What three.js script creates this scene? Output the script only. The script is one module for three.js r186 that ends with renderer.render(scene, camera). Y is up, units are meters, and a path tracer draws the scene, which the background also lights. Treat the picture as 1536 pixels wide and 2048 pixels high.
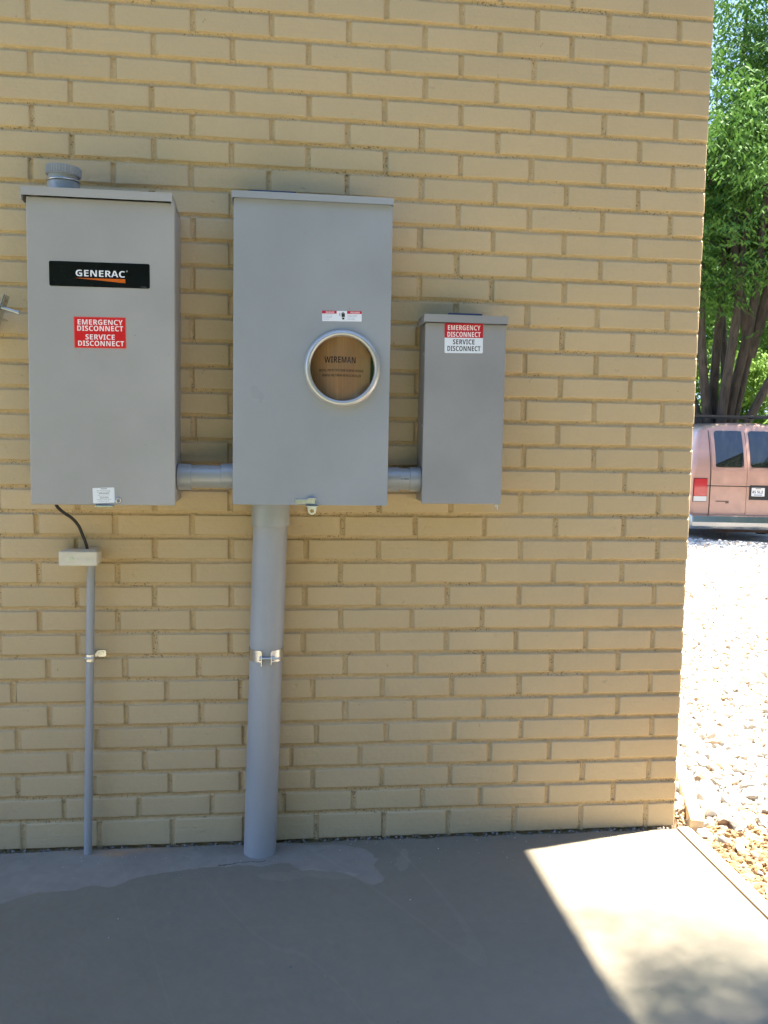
import * as THREE from 'three';
import { RoundedBoxGeometry } from 'three/addons/geometries/RoundedBoxGeometry.js';
import { mergeGeometries } from 'three/addons/utils/BufferGeometryUtils.js';

// ---------------------------------------------------------------- camera, sky, sun, exposure
const scene = new THREE.Scene();
const camera = new THREE.PerspectiveCamera(59.24, 0.75, 0.05, 600);
camera.position.set(-1.1967, 1.1627, 2.4769);
camera.rotation.set(-0.08941, -0.12166, 0.01871, 'YXZ');
camera.updateMatrixWorld();

const SUN = new THREE.Vector3(0.24, 1, -0.058).normalize();
{ // clear summer sky: pale towards the horizon, a soft aureole round the sun, the same on every side
  const w = 512, h = 256, d = new Float32Array(w * h * 4), v = new THREE.Vector3(), S = 0.22;
  for (let j = 0; j < h; j++) for (let i = 0; i < w; i++) {
    const el = ((j + 0.5) / h - 0.5) * Math.PI, az = ((i + 0.5) / w - 0.5) * Math.PI * 2; v.set(Math.cos(el) * Math.cos(az), Math.sin(el), Math.cos(el) * Math.sin(az));
    const t = Math.pow(Math.max(0, v.y), 0.55), g = Math.max(0, v.dot(SUN)), glow = 0.5 * g ** 24 + 0.9 * g ** 160, k = (j * w + i) * 4;
    [[0.75, 0.28], [0.94, 0.6], [1.15, 1.42]].forEach(([lo, hi], c) => { d[k + c] = S * (lo * 1.15 * (1 - t) + hi * t + glow); }); d[k + 3] = 1;
  }
  const t = new THREE.DataTexture(d, w, h, THREE.RGBAFormat, THREE.FloatType); t.mapping = THREE.EquirectangularReflectionMapping; t.magFilter = THREE.LinearFilter; t.needsUpdate = true;
  scene.background = t; scene.environment = t;
}

const sun = new THREE.DirectionalLight(new THREE.Color(1, 0.91, 0.77), 5);
sun.name = 'sun';
sun.position.copy(SUN).multiplyScalar(40);
sun.castShadow = true;
sun.shadow.mapSize.set(4096, 4096);
Object.assign(sun.shadow.camera, { left: -25, right: 25, top: 25, bottom: -25, near: 1, far: 90 });
scene.add(sun, sun.target);

const renderer = new THREE.WebGLRenderer({ antialias: true });
renderer.toneMapping = THREE.LinearToneMapping;
renderer.toneMappingExposure = 6.4;
renderer.shadowMap.enabled = true;
renderer.setSize(768, 1024);

// ---------------------------------------------------------------- helpers
function rng(seed) { let a = seed >>> 0; return () => { a = (a + 0x6D2B79F5) | 0; let t = Math.imul(a ^ (a >>> 15), 1 | a); t = (t + Math.imul(t ^ (t >>> 7), 61 | t)) ^ t; return ((t ^ (t >>> 14)) >>> 0) / 4294967296; }; }
const R = rng(7);
const rr = (a, b, r = R) => a + (b - a) * r();
const V = (x, y, z) => new THREE.Vector3(x, y, z);
const used = {};
function numbered(n) { used[n] = (used[n] ?? -1) + 1; return used[n] ? n + '_' + String(used[n]).padStart(3, '0') : n; }
function shade(o) { o.castShadow = true; o.receiveShadow = true; return o; }
function tag(o, label, category, group, kind) {
  if (label) o.userData.label = label;
  if (category) o.userData.category = category;
  if (group) o.userData.group = group;
  if (kind) o.userData.kind = kind;
  return o;
}
function thing(name, label, category, pos = [0, 0, 0], turn = 0, group) {
  const g = new THREE.Group(); g.name = numbered(name); g.position.set(...pos); g.rotation.y = turn; scene.add(g);
  return tag(g, label, category, group);
}
function clean(g) {
  g = g.index ? g.toNonIndexed() : g;
  for (const k of Object.keys(g.attributes)) if (!['position', 'normal', 'uv'].includes(k)) g.deleteAttribute(k);
  if (!g.attributes.uv) g.setAttribute('uv', new THREE.BufferAttribute(new Float32Array(g.attributes.position.count * 2), 2));
  if (!g.attributes.normal) g.computeVertexNormals();
  g.morphAttributes = {}; g.clearGroups(); return g;
}
const merge = (l) => (l.length === 1 ? clean(l[0]) : mergeGeometries(l.map(clean)));
function obj(name, geos, mat, parent = scene) {
  const m = shade(new THREE.Mesh(Array.isArray(geos) ? merge(geos) : geos, mat));
  m.name = parent === scene ? numbered(name) : name; parent.add(m); return m;
}
const box = (x0, x1, y0, y1, z0, z1, r = 0.0015) => {
  const w = x1 - x0, h = y1 - y0, d = z1 - z0, q = Math.min(r, w / 2.01, h / 2.01, d / 2.01);
  const g = q > 0 ? new RoundedBoxGeometry(w, h, d, 2, q) : new THREE.BoxGeometry(w, h, d);
  g.translate((x0 + x1) / 2, (y0 + y1) / 2, (z0 + z1) / 2); return g;
};
const cyl = (r0, r1, h, seg = 32, open = false) => new THREE.CylinderGeometry(r0, r1, h, seg, 1, open);
function rot(g, x, y, z) { if (x) g.rotateX(x); if (y) g.rotateY(y); if (z) g.rotateZ(z); return g; }
const at = (g, x, y, z) => { g.translate(x, y, z); return g; };
function roundRect(w, h, r) {
  const s = new THREE.Shape(), x = -w / 2, y = -h / 2;
  s.moveTo(x + r, y); s.lineTo(x + w - r, y); s.absarc(x + w - r, y + r, r, -Math.PI / 2, 0); s.lineTo(x + w, y + h - r); s.absarc(x + w - r, y + h - r, r, 0, Math.PI / 2);
  s.lineTo(x + r, y + h); s.absarc(x + r, y + h - r, r, Math.PI / 2, Math.PI); s.lineTo(x, y + r); s.absarc(x + r, y + r, r, Math.PI, Math.PI * 1.5); return s;
}
function plate(w, h, r, d, bevel = 0) {          // thin rounded plate, front face at +z, uv 0..1 over the front
  const g = new THREE.ExtrudeGeometry(roundRect(w, h, r), { depth: d, bevelEnabled: bevel > 0, bevelSize: bevel, bevelThickness: bevel, bevelOffset: -bevel, bevelSegments: 2, curveSegments: 6 });
  const p = g.attributes.position, u = g.attributes.uv;
  for (let i = 0; i < p.count; i++) u.setXY(i, p.getX(i) / w + 0.5, p.getY(i) / h + 0.5);
  return g;
}
function quad(g4) {                                // corners measured TL,TR,BR,BL -> plate matrix (size, centre, tilt)
  const [a, b, c, d] = g4, w = (Math.hypot(b[0] - a[0], b[1] - a[1]) + Math.hypot(c[0] - d[0], c[1] - d[1])) / 2, h = (Math.hypot(d[0] - a[0], d[1] - a[1]) + Math.hypot(c[0] - b[0], c[1] - b[1])) / 2;
  return { w, h, x: (a[0] + b[0] + c[0] + d[0]) / 4, y: (a[1] + b[1] + c[1] + d[1]) / 4, t: (Math.atan2(b[1] - a[1], b[0] - a[0]) + Math.atan2(c[1] - d[1], c[0] - d[0])) / 2 };
}
function tube(pts, radii, seg = 24, ring = 12, wob = 0) {     // tapered tube through points
  const curve = new THREE.CatmullRomCurve3(pts), fr = curve.computeFrenetFrames(seg, false), P = [], I = [], U = [];
  const len = curve.getLength();
  for (let i = 0; i <= seg; i++) {
    const t = i / seg, c = curve.getPointAt(t), k = t * (radii.length - 1), a = Math.min(Math.floor(k), radii.length - 2), r = radii[a] + (radii[a + 1] - radii[a]) * (k - a);
    for (let j = 0; j <= ring; j++) {
      const th = j / ring * Math.PI * 2, q = r * (1 + wob * Math.sin(th * 3 + t * 9));
      const n = fr.normals[i].clone().multiplyScalar(Math.cos(th)).addScaledVector(fr.binormals[i], Math.sin(th));
      P.push(c.x + n.x * q, c.y + n.y * q, c.z + n.z * q); U.push(j / ring * Math.PI * 2 * radii[0], t * len);
    }
  }
  for (let i = 0; i < seg; i++) for (let j = 0; j < ring; j++) { const a = i * (ring + 1) + j, b = a + ring + 1; I.push(a, a + 1, b, b, a + 1, b + 1); }
  const g = new THREE.BufferGeometry(); g.setAttribute('position', new THREE.Float32BufferAttribute(P, 3)); g.setAttribute('uv', new THREE.Float32BufferAttribute(U, 2)); g.setIndex(I); g.computeVertexNormals(); return g;
}
const lathe = (pts, seg = 64) => new THREE.LatheGeometry(pts.map((p) => new THREE.Vector2(...p)), seg);
function worldUV(g, f) { const p = g.attributes.position, u = g.attributes.uv; for (let i = 0; i < p.count; i++) u.setXY(i, ...f(p.getX(i), p.getY(i), p.getZ(i))); return g; }

// noise -------------------------------------------------------------------------------
function lattice(seed) {
  const T = new Float32Array(65536), r = rng(seed); for (let i = 0; i < 65536; i++) T[i] = r();
  return (x, y, n) => {                             // value noise, period n cells
    const xi = Math.floor(x), yi = Math.floor(y), fx = x - xi, fy = y - yi, sx = fx * fx * (3 - 2 * fx), sy = fy * fy * (3 - 2 * fy);
    const m = (a) => ((a % n) + n) % n, h = (a, b) => T[(m(a) * 157 + m(b) * 313 + m(a) * m(b) * 7) & 65535];
    const a = h(xi, yi), b = h(xi + 1, yi), c = h(xi, yi + 1), d = h(xi + 1, yi + 1);
    return a + (b - a) * sx + (c - a) * sy + (a - b - c + d) * sx * sy;
  };
}
const N1 = lattice(11), N2 = lattice(23), N3 = lattice(37);
function fbm(N, u, v, f, oct) { let s = 0, a = 0.5, t = 0; for (let i = 0; i < oct; i++) { s += a * N(u * f, v * f, f); t += a; a *= 0.5; f *= 2; } return s / t; }
function tex(size, fn, srgb, rep = 1, h = size) {
  const d = new Uint8Array(size * h * 4);
  for (let y = 0; y < h; y++) for (let x = 0; x < size; x++) { const c = fn(x / size, y / h), i = (y * size + x) * 4; d[i] = Math.max(0, Math.min(255, c[0])); d[i + 1] = Math.max(0, Math.min(255, c[1])); d[i + 2] = Math.max(0, Math.min(255, c[2])); d[i + 3] = 255; }
  const t = new THREE.DataTexture(d, size, h); t.wrapS = t.wrapT = THREE.RepeatWrapping; t.magFilter = THREE.LinearFilter; t.minFilter = THREE.LinearMipmapLinearFilter; t.generateMipmaps = true;
  if (srgb) t.colorSpace = THREE.SRGBColorSpace; t.repeat.set(rep, rep); t.needsUpdate = true; return t;
}
const sRGB = (v) => 255 * (v <= 0.0031308 ? v * 12.92 : 1.055 * v ** (1 / 2.4) - 0.055);
const lin = (r, g, b) => new THREE.Color().setRGB(r, g, b);
function canvasTex(w, h, draw) {
  const c = document.createElement('canvas'); c.width = w; c.height = h; const x = c.getContext('2d'); draw(x, w, h);
  const t = new THREE.CanvasTexture(c); t.colorSpace = THREE.SRGBColorSpace; return t;
}
function fitText(x, s, cx, cy, w, h, font) {         // draw s so that its capitals fill w by h, centred
  x.save(); x.font = font.replace('PX', '100px'); const m = x.measureText(s); x.translate(cx, cy); x.scale(w / m.width, h / 72); x.textAlign = 'center'; x.textBaseline = 'alphabetic'; x.fillText(s, 0, 36); x.restore();
}
const mat = (o) => new THREE.MeshStandardMaterial(o);
const phys = (o) => new THREE.MeshPhysicalMaterial(o);

// ---------------------------------------------------------------- materials
// painted masonry: grain, roller stipple, sparse dark specks; no shading
const PAINT = [0.582, 0.443, 0.258];
const paintMap = tex(1024, (u, v) => {
  let k = 1 + (fbm(N1, u, v, 6, 5) - 0.5) * 0.09 + (N2(u * 220, v * 220, 220) - 0.5) * 0.04;
  const w = (fbm(N3, u, v, 5, 4) - 0.5) * 0.05;
  const sp = N1(u * 180, v * 180, 180) * N3(u * 37 + 3, v * 37, 37); if (sp > 0.86) k *= 0.72;
  return [sRGB(PAINT[0] * k * (1 + w * 0.3)), sRGB(PAINT[1] * k), sRGB(PAINT[2] * k * (1 - w))];
}, true);
const paintBump = tex(1024, (u, v) => {
  let h = 0.5 + (fbm(N2, u, v, 90, 3) - 0.5) * 0.35 + (fbm(N3, u, v, 9, 3) - 0.5) * 0.5;
  const p = N1(u * 60, v * 60, 60) * N2(u * 23, v * 23 + 5, 23); if (p > 0.74) h -= (p - 0.74) * 3;
  const q = N3(u * 70 + 9, v * 70, 70) * N1(u * 19, v * 19, 19); if (q > 0.77) h += (q - 0.77) * 2.6;
  h += (N2(u * 4, v * 260, 260) - 0.5) * 0.1;
  return [h * 255, h * 255, h * 255];
});
const mortarBump = tex(512, (u, v) => { const h = fbm(N1, u, v, 40, 4) * 0.7 + N2(u * 150, v * 150, 150) * 0.3; return [h * 255, h * 255, h * 255]; });
const M = {};
const UVM = 1 / 0.9;                                 // masonry uv: one texture per 0.9 m
for (const [i, k] of [1, 0.975, 1.02, 0.99].entries()) M['brick' + i] = mat({ map: paintMap, color: lin(k, k, k), roughness: 0.62, bumpMap: paintBump, bumpScale: 0.0024 });
const mortarBumpFine = mortarBump; mortarBumpFine.repeat.set(4, 4);
const mortarMap = tex(1024, (u, v) => {
  let k = 1 + (fbm(N2, u, v, 12, 4) - 0.5) * 0.14 + (N1(u * 240, v * 240, 240) - 0.5) * 0.12; const w = fbm(N1, u, v, 7, 3);
  if (N3(u * 300, v * 300, 300) * (0.55 + w) > 0.96) k *= 0.5;
  return [sRGB(PAINT[0] * k), sRGB(PAINT[1] * k), sRGB(PAINT[2] * k)];
}, true);
M.mortar = mat({ map: mortarMap, color: lin(1.0, 0.97, 0.91), roughness: 0.8, bumpMap: mortarBumpFine, bumpScale: 0.003 });
const fineNoise = tex(256, (u, v) => { const h = 128 + (fbm(N2, u, v, 60, 2) - 0.5) * 120; return [h, h, h]; }); fineNoise.repeat.set(6, 6);
const smudge = tex(512, (u, v) => { const k = 238 + (fbm(N3, u, v, 4, 5) - 0.5) * 26; const s = N1(u * 130, v * 130, 130) * N2(u * 31, v * 31, 31) > 0.87 ? 0.86 : 1; return [k * s, k * s, k * s]; }, true);
const roughVar = tex(512, (u, v) => { const k = 120 + (fbm(N2, u, v, 5, 5) - 0.5) * 90; return [k, k, k]; });
M.steelA = phys({ map: smudge, color: lin(0.46, 0.45, 0.445), roughness: 0.85, roughnessMap: roughVar, bumpMap: fineNoise, bumpScale: 0.00012, clearcoat: 0.12, clearcoatRoughness: 0.45 });
M.steelB = phys({ map: smudge, color: lin(0.40, 0.425, 0.465), roughness: 0.8, roughnessMap: roughVar, bumpMap: fineNoise, bumpScale: 0.0001, clearcoat: 0.2, clearcoatRoughness: 0.4 });
M.steelC = phys({ map: smudge, color: lin(0.37, 0.368, 0.38), roughness: 0.85, roughnessMap: roughVar, bumpMap: fineNoise, bumpScale: 0.0001, clearcoat: 0.12, clearcoatRoughness: 0.45 });
M.pvc = phys({ map: smudge, color: lin(0.42, 0.44, 0.46), roughness: 0.32, bumpMap: fineNoise, bumpScale: 0.00008, clearcoat: 0.6, clearcoatRoughness: 0.2 });
M.pvcDull = phys({ map: smudge, color: lin(0.43, 0.44, 0.46), roughness: 0.45, bumpMap: fineNoise, bumpScale: 0.0001 });
M.chrome = mat({ color: lin(0.62, 0.62, 0.61), metalness: 1, roughness: 0.27 });
M.zinc = mat({ color: lin(0.62, 0.65, 0.68), metalness: 1, roughness: 0.28 });
M.galv = mat({ color: lin(0.55, 0.57, 0.6), metalness: 1, roughness: 0.42, roughnessMap: roughVar });
M.aluminium = mat({ color: lin(0.6, 0.6, 0.6), metalness: 0.6, roughness: 0.3 });
M.blueplate = mat({ color: lin(0.03, 0.05, 0.12), roughness: 0.4 });
M.rubber = mat({ color: lin(0.02, 0.02, 0.02), roughness: 0.55 });
M.dark = mat({ color: lin(0.015, 0.015, 0.016), roughness: 0.8 });
M.cream = phys({ map: smudge, color: lin(0.86, 0.8, 0.67), roughness: 0.5, clearcoat: 0.15, clearcoatRoughness: 0.4 });

// ---------------------------------------------------------------- the brick building
const C = 0.06564, Y0 = 0.01328, MOD = 0.2032, GAP = 0.0115, ROWS = 36, TOP = 66;
const rowY = (k) => Y0 + k * C;                        // centre line of bed joint k
const building = thing('brick_building', 'painted tan brick building corner with running bond courses', 'building');
const custom = {                                       // head joints of the lower courses as laid
  7: [-1.8, -1.598, -1.4, -1.198, -0.996, -0.795, -0.599, -0.398, -0.198], 6: [-1.892, -1.69, -1.487, -1.286, -1.087, -0.89, -0.69, -0.491, -0.292, -0.096],
  5: [-1.798, -1.596, -1.393, -1.193, -0.993, -0.796, -0.596, -0.395, -0.193], 4: [-1.882, -1.674, -1.478, -1.275, -1.074, -0.876, -0.679, -0.482, -0.285, -0.085],
  3: [-1.747, -1.546, -1.347, -1.146, -0.95, -0.749, -0.573, -0.396, -0.189], 2: [-1.883, -1.682, -1.478, -1.282, -1.083, -0.886, -0.688, -0.495, -0.292, -0.088],
  1: [-1.763, -1.562, -1.362, -1.166, -0.965, -0.766, -0.596, -0.397, -0.195], 0: [-1.873, -1.67, -1.472, -1.272, -1.072, -0.876, -0.689, -0.493, -0.291, -0.091],
};
const WALL_L = -3.7;
const heads = [];
{
  const r = rng(101);
  for (let k = 0; k < TOP; k++) {
    let h;
    if (custom[k]) { h = custom[k].slice(); while (h[0] > WALL_L + 0.25) h.unshift(h[0] - MOD + (r() - 0.5) * 0.006); }
    else { h = []; for (let n = k % 2 ? 1 : 0.5; n * MOD < -WALL_L - 0.1; n++) h.unshift(-(n * MOD - GAP / 2) + (r() - 0.5) * 0.007); }
    heads.push(h);
  }
}
// one brick: slightly uneven arrised face, 62 triangles, wall coordinates baked so that the paint grain runs on
function brickGeo(x0, x1, y0, y1, zf, r) {
  const nx = 6, B = 0.0036, P = [], U = [], I = [], zb = zf - 0.03;
  const ey = [r, r].map(() => Array.from({ length: nx + 1 }, () => (r() - 0.5) * 0.0016)), exs = [0, 0].map(() => (r() - 0.5) * 0.0016), tz = (r() - 0.5) * 0.0016, ty = (r() - 0.5) * 0.0014;
  const rows = [[0, zb], [0, zf - B], [B * 0.35, zf - B * 0.35], [B, zf]];
  const line = [];                                      // outline rows bottom..top
  for (const [ins, z] of rows) line.push([y0 + ins, z, 0]);
  for (const [ins, z] of rows.slice().reverse()) line.push([y1 - ins, z, 1]);
  const cols = [[0, zb], [0, zf - B], [B, zf]];
  const xs = [];
  for (const [ins, z] of cols) xs.push([x0 + ins, z, 0]);
  for (let i = 1; i < nx; i++) xs.push([x0 + (x1 - x0) * i / nx, 9, i / nx]);
  for (const [ins, z] of cols.slice().reverse()) xs.push([x1 - ins, z, 1]);
  for (const [y, zy, s] of line) for (const [x, zx, t] of xs) {
    const e = ey[s][Math.round(t * nx)], z = Math.min(zy, zx);
    P.push(x + exs[t < 0.5 ? 0 : 1], y + e, z + (z > zb + 0.001 ? tz * (t - 0.5) + ty * (s - 0.5) : 0)); U.push(x * UVM, y * UVM);
  }
  const w = xs.length;
  for (let j = 0; j < line.length - 1; j++) for (let i = 0; i < w - 1; i++) { const a = j * w + i; I.push(a, a + 1, a + w, a + w, a + 1, a + w + 1); }
  const g = new THREE.BufferGeometry(); g.setAttribute('position', new THREE.Float32BufferAttribute(P, 3)); g.setAttribute('uv', new THREE.Float32BufferAttribute(U, 2)); g.setIndex(I); g.computeVertexNormals(); return g;
}
// concave tooled joint strip from a to b (2-D wall coordinates), half width w
function jointGeo(ax, ay, bx, by, r, w = GAP / 2 + 0.0012) {
  const L = Math.hypot(bx - ax, by - ay), n = Math.max(3, Math.round(L / 0.011)), ux = (bx - ax) / L, uy = (by - ay) / L, px = -uy, py = ux, m = 6, P = [], U = [], I = [];
  for (let i = 0; i <= n; i++) {
    const s = L * i / n, d = (r() - 0.5) * 0.0012, dm = 0.0046 + (r() - 0.5) * 0.0022;
    for (let j = 0; j <= m; j++) {
      const t = j / m * 2 - 1, x = ax + ux * s + px * (t * w + d), y = ay + uy * s + py * (t * w + d);
      P.push(x, y, -0.0024 - dm * (1 - t * t * 0.85) + (r() - 0.5) * 0.0011); U.push(x * UVM, y * UVM);
    }
  }
  for (let i = 0; i < n; i++) for (let j = 0; j < m; j++) { const a = i * (m + 1) + j, b = a + m + 1; I.push(a, b, a + 1, b, b + 1, a + 1); }
  const g = new THREE.BufferGeometry(); g.setAttribute('position', new THREE.Float32BufferAttribute(P, 3)); g.setAttribute('uv', new THREE.Float32BufferAttribute(U, 2)); g.setIndex(I); g.computeVertexNormals(); return g;
}
{
  const r = rng(55), list = [], joints = [];
  const covers = [[-1.802, -1.445, 0.967, 1.727, 0.18], [-1.308, -0.903, 0.969, 1.75, 0.15], [-0.8135, -0.59, 0.9725, 1.469, 0.12]];
  const hidden = (x, y) => covers.some(([a, b, c, d, z]) => { const t = (camera.position.z - z) / camera.position.z, X = camera.position.x + (x - camera.position.x) * t, Y = camera.position.y + (y - camera.position.y) * t; return X > a && X < b && Y > c && Y < d; });
  const v = new THREE.Vector3();
  camera.aspect = 0.75; camera.updateProjectionMatrix();
  for (let k = 0; k < TOP; k++) {
    const y0 = rowY(k) + (k ? GAP / 2 : -0.012), y1 = rowY(k + 1) - GAP / 2, h = [WALL_L, ...heads[k], GAP / 2];
    for (let i = 0; i < h.length - 1; i++) {
      const x0 = h[i] + GAP / 2, x1 = h[i + 1] - GAP / 2; let seen = 0;
      for (let a = 0; a < 8; a++) for (let b = 0; b < 4; b++) {
        const x = x0 + (x1 - x0) * (a + 0.5) / 8, y = y0 + (y1 - y0) * (b + 0.5) / 4; v.set(x, y, 0).project(camera);
        if (Math.abs(v.x) < 1 && Math.abs(v.y) < 1 && !hidden(x, y)) seen++;
      }
      list.push({ x0, x1, y0, y1, zf: (r() - 0.5) * 0.0022, seen: seen * (x1 - x0) });
    }
    for (let i = 1; i < h.length - 1; i++) joints.push(jointGeo(h[i], y0 - 0.004, h[i], y1 + 0.004, r));
    if (k) joints.push(jointGeo(WALL_L, rowY(k), 0.0, rowY(k), r));
  }
  list.sort((a, b) => b.seen - a.seen);
  const rest = [];
  list.forEach((b, i) => {
    const g = brickGeo(b.x0, b.x1, b.y0, b.y1, b.zf, r);
    if (i < 300 && b.seen > 0) obj('brick', g, M['brick' + (i * 7 % 4)], building); else rest.push(g);
  });
  // the side of the building, round the corner
  const side = [];
  for (let k = 0; k < TOP; k++) {
    const y0 = rowY(k) + (k ? GAP / 2 : -0.012), y1 = rowY(k + 1) - GAP / 2;
    for (let n = 0; n < 14; n++) {
      const off = k % 2 ? 0.0965 : 0.198, z1 = n ? -(off + (n - 1) * MOD) - GAP : -0.032, z0 = -(off + n * MOD);
      if (z1 - z0 < 0.03) continue;
      const g = brickGeo(z0, z1, y0, y1, 0, r); g.rotateY(Math.PI / 2); g.scale(1, 1, 1);
      // local x (z0..z1) -> world -z ; turn keeps front outwards (+x)
      const p = g.attributes.position; for (let i = 0; i < p.count; i++) p.setXYZ(i, p.getX(i) + 0.0, p.getY(i), -p.getZ(i)); const id = g.index.array; for (let i = 0; i < id.length; i += 3) { const t = id[i]; id[i] = id[i + 1]; id[i + 1] = t; } g.computeVertexNormals();
      side.push(g);
    }
  }
  tag(obj('brick_rows', [...rest, ...side], M.brick1, building), null, null, null, 'stuff');
  obj('mortar', joints, M.mortar, building);
  const core = [box(-6, -0.0052, -0.4, 4.41, -6, -0.0095, 0)];
  obj('wall_core', core.map((g) => worldUV(g, (x, y, z) => [(x + z) * UVM, y * UVM])), M.mortar, building);
}
// eave: soffit boards, fascia and roof edge above the frame; it shades wall and slab
const EAVE = { x: 0.576, h: 4.4, z: 0.75 };
M.white = mat({ map: smudge, color: lin(0.36, 0.27, 0.19), roughness: 0.6 });
M.shingle = mat({ color: lin(0.1, 0.095, 0.09), roughness: 0.9, bumpMap: mortarBump, bumpScale: 0.004 });
{
  const eave = obj('soffit', [box(-6.2, EAVE.x - 0.022, EAVE.h + 0.012, EAVE.h + 0.03, -6, EAVE.z - 0.022, 0)], M.white, building);
  obj('fascia', [box(-6.2, EAVE.x, EAVE.h, EAVE.h + 0.16, EAVE.z - 0.02, EAVE.z, 0.002), box(EAVE.x - 0.02, EAVE.x, EAVE.h, EAVE.h + 0.16, -6, EAVE.z - 0.021, 0.002)], M.white, building);
  obj('roof', [box(-6.2, EAVE.x - 0.004, EAVE.h + 0.17, EAVE.h + 0.22, -6, EAVE.z - 0.004, 0.004)], M.shingle, building);
}

// ---------------------------------------------------------------- slab, ground
const inside = (poly, x, y) => { let c = false; for (let i = 0, j = poly.length - 1; i < poly.length; j = i++) { const [a, b] = poly[i], [d, e] = poly[j]; if ((b > y) !== (e > y) && x < (d - a) * (y - b) / (e - b) + a) c = !c; } return c; };
const dry = [[-3, 0.34], [-1.857, 0.267], [-1.788, 0.261], [-1.732, 0.249], [-1.664, 0.225], [-1.58, 0.212], [-1.51, 0.176], [-1.436, 0.155], [-1.346, 0.138], [-1.227, 0.153], [-1.134, 0.142], [-1.096, 0.192], [-1.017, 0.19], [-0.938, 0.266], [-0.907, 0.221], [-0.901, 0.138], [-0.939, 0.076], [-0.992, 0.041], [-1.117, 0.02], [-1.3, -0.05], [-3, -0.05]];
const SLAB = 2.7;
const slabMap = tex(1536, (u, v) => {
  const x = -u * SLAB, z = v * SLAB, wx = x + (fbm(N1, u, v, 32, 5) - 0.5) * 0.07, wz = z + (fbm(N2, u, v, 32, 5) - 0.5) * 0.07;
  let k = 0.178 * (1 + (fbm(N3, u, v, 5, 5) - 0.5) * 0.28 + (fbm(N1, u, v, 120, 2) - 0.5) * 0.1), r = 1.12, b = 0.76;
  const inA = inside(dry, wx, wz);
  if (inA) { const p = 0.5 + fbm(N2, u, v, 26, 4); k *= 1.1 + 0.55 * Math.max(0, p - 0.78) + 0.12 * N1(u * 200, v * 200, 200); b = 0.84; }
  const d2 = Math.hypot((wx + 0.842) / 0.018, (wz - 0.135) / 0.06); if (d2 < 1) k *= 1.18;
  const d3 = Math.hypot((wx + 1.1) / 0.13, (wz - 0.205) / 0.022); if (d3 < 1) k *= 1.12;
  const red = Math.exp(-(((wx + 1.6) / 0.11) ** 2) - (((wz - 0.028) / 0.02) ** 2)) * (0.4 + fbm(N1, u, v, 60, 3)); r += red * 0.5; b -= red * 0.25;
  if (N2(u * 420, v * 420, 420) * N1(u * 90, v * 90, 90) > 0.9) k *= inA ? 1.5 : 1.25;
  if (N3(u * 300, v * 300, 300) * N2(u * 60, v * 60, 60) > 0.92) k *= 0.6;
  const ck = Math.abs(wz - (0.128 - 0.1 * (wx + 1.28))); if (ck < 0.0022 && wx > -1.345 && wx < -1.21) k *= 0.35;
  const st = fbm(N1, u, v * 0.35, 9, 4); if (st > 0.62) k *= 1 + (st - 0.62) * 0.5; if (Math.abs(N2(u * 14 + v * 5, v * 3, 14) - 0.5) < 0.006) k *= 1.07;
  const tr = Math.abs(z - (0.62 + 0.55 * x * 0.3 + 0.05 * Math.sin(x * 3))); if (tr < 0.0014) k *= 1.06;
  return [sRGB(k * r), sRGB(k), sRGB(k * b)];
}, true);
const slabBump = tex(1024, (u, v) => { const h = fbm(N1, u, v, 8, 6) * 0.6 + fbm(N3, u, v, 200, 2) * 0.4; return [h * 255, h * 255, h * 255]; });
const slabRough = tex(512, (u, v) => { const k = 150 + (fbm(N2, u, v, 6, 5) - 0.5) * 90; return [k, k, k]; });
slabMap.wrapS = slabMap.wrapT = THREE.MirroredRepeatWrapping;
M.slab = mat({ map: slabMap, roughness: 1, roughnessMap: slabRough, bumpMap: slabBump, bumpScale: 0.0015 });
{
  // slab with a ragged edge along the wall and a worn arris on its free side
  const P = [], U = [], I = [], r = rng(9), nx = 260, x0 = -5, x1 = -0.002, zr = [];
  for (let i = 0; i <= nx; i++) zr.push(0.013 + (fbm(N1, i / nx, 0.3, 60, 3) - 0.5) * 0.016);
  const prof = [[0, -0.12], [0, -0.004], [0.004, 0], [0.06, 0], [0.3, 0], [1, 0], [2.6, 0], [2.6, -0.12]];
  for (let i = 0; i <= nx; i++) { const x = x0 + (x1 - x0) * i / nx; prof.forEach(([z, y], j) => { const zz = j < 4 ? zr[i] + z : z; P.push(x, y, zz); U.push(-x / SLAB, zz / SLAB); }); }
  const m = prof.length; for (let i = 0; i < nx; i++) for (let j = 0; j < m - 1; j++) { const a = i * m + j, b = a + m; I.push(a, a + 1, b, b, a + 1, b + 1); }
  const nz = 120, base = P.length / 3;
  for (let j = 0; j <= nz; j++) { const z = 0.013 + (2.6 - 0.013) * (j / nz) ** 1.6; for (const [dx, y] of [[0, 0], [0.003 + r() * 0.002, -0.004], [0.004, -0.12]]) { P.push(x1 + dx, y, z); U.push(-(x1 + dx) / SLAB, (z - y) / SLAB); } }
  for (let j = 0; j < nz; j++) for (let k = 0; k < 2; k++) { const a = base + j * 3 + k; I.push(a, a + 3, a + 1, a + 1, a + 3, a + 4); }
  const g = new THREE.BufferGeometry(); g.setAttribute('position', new THREE.Float32BufferAttribute(P, 3)); g.setAttribute('uv', new THREE.Float32BufferAttribute(U, 2)); g.setIndex(I); g.computeVertexNormals();
  tag(obj('concrete_slab', clean(g), M.slab), 'smooth grey concrete slab at the foot of the brick wall', 'slab', null, 'structure');
}
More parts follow.
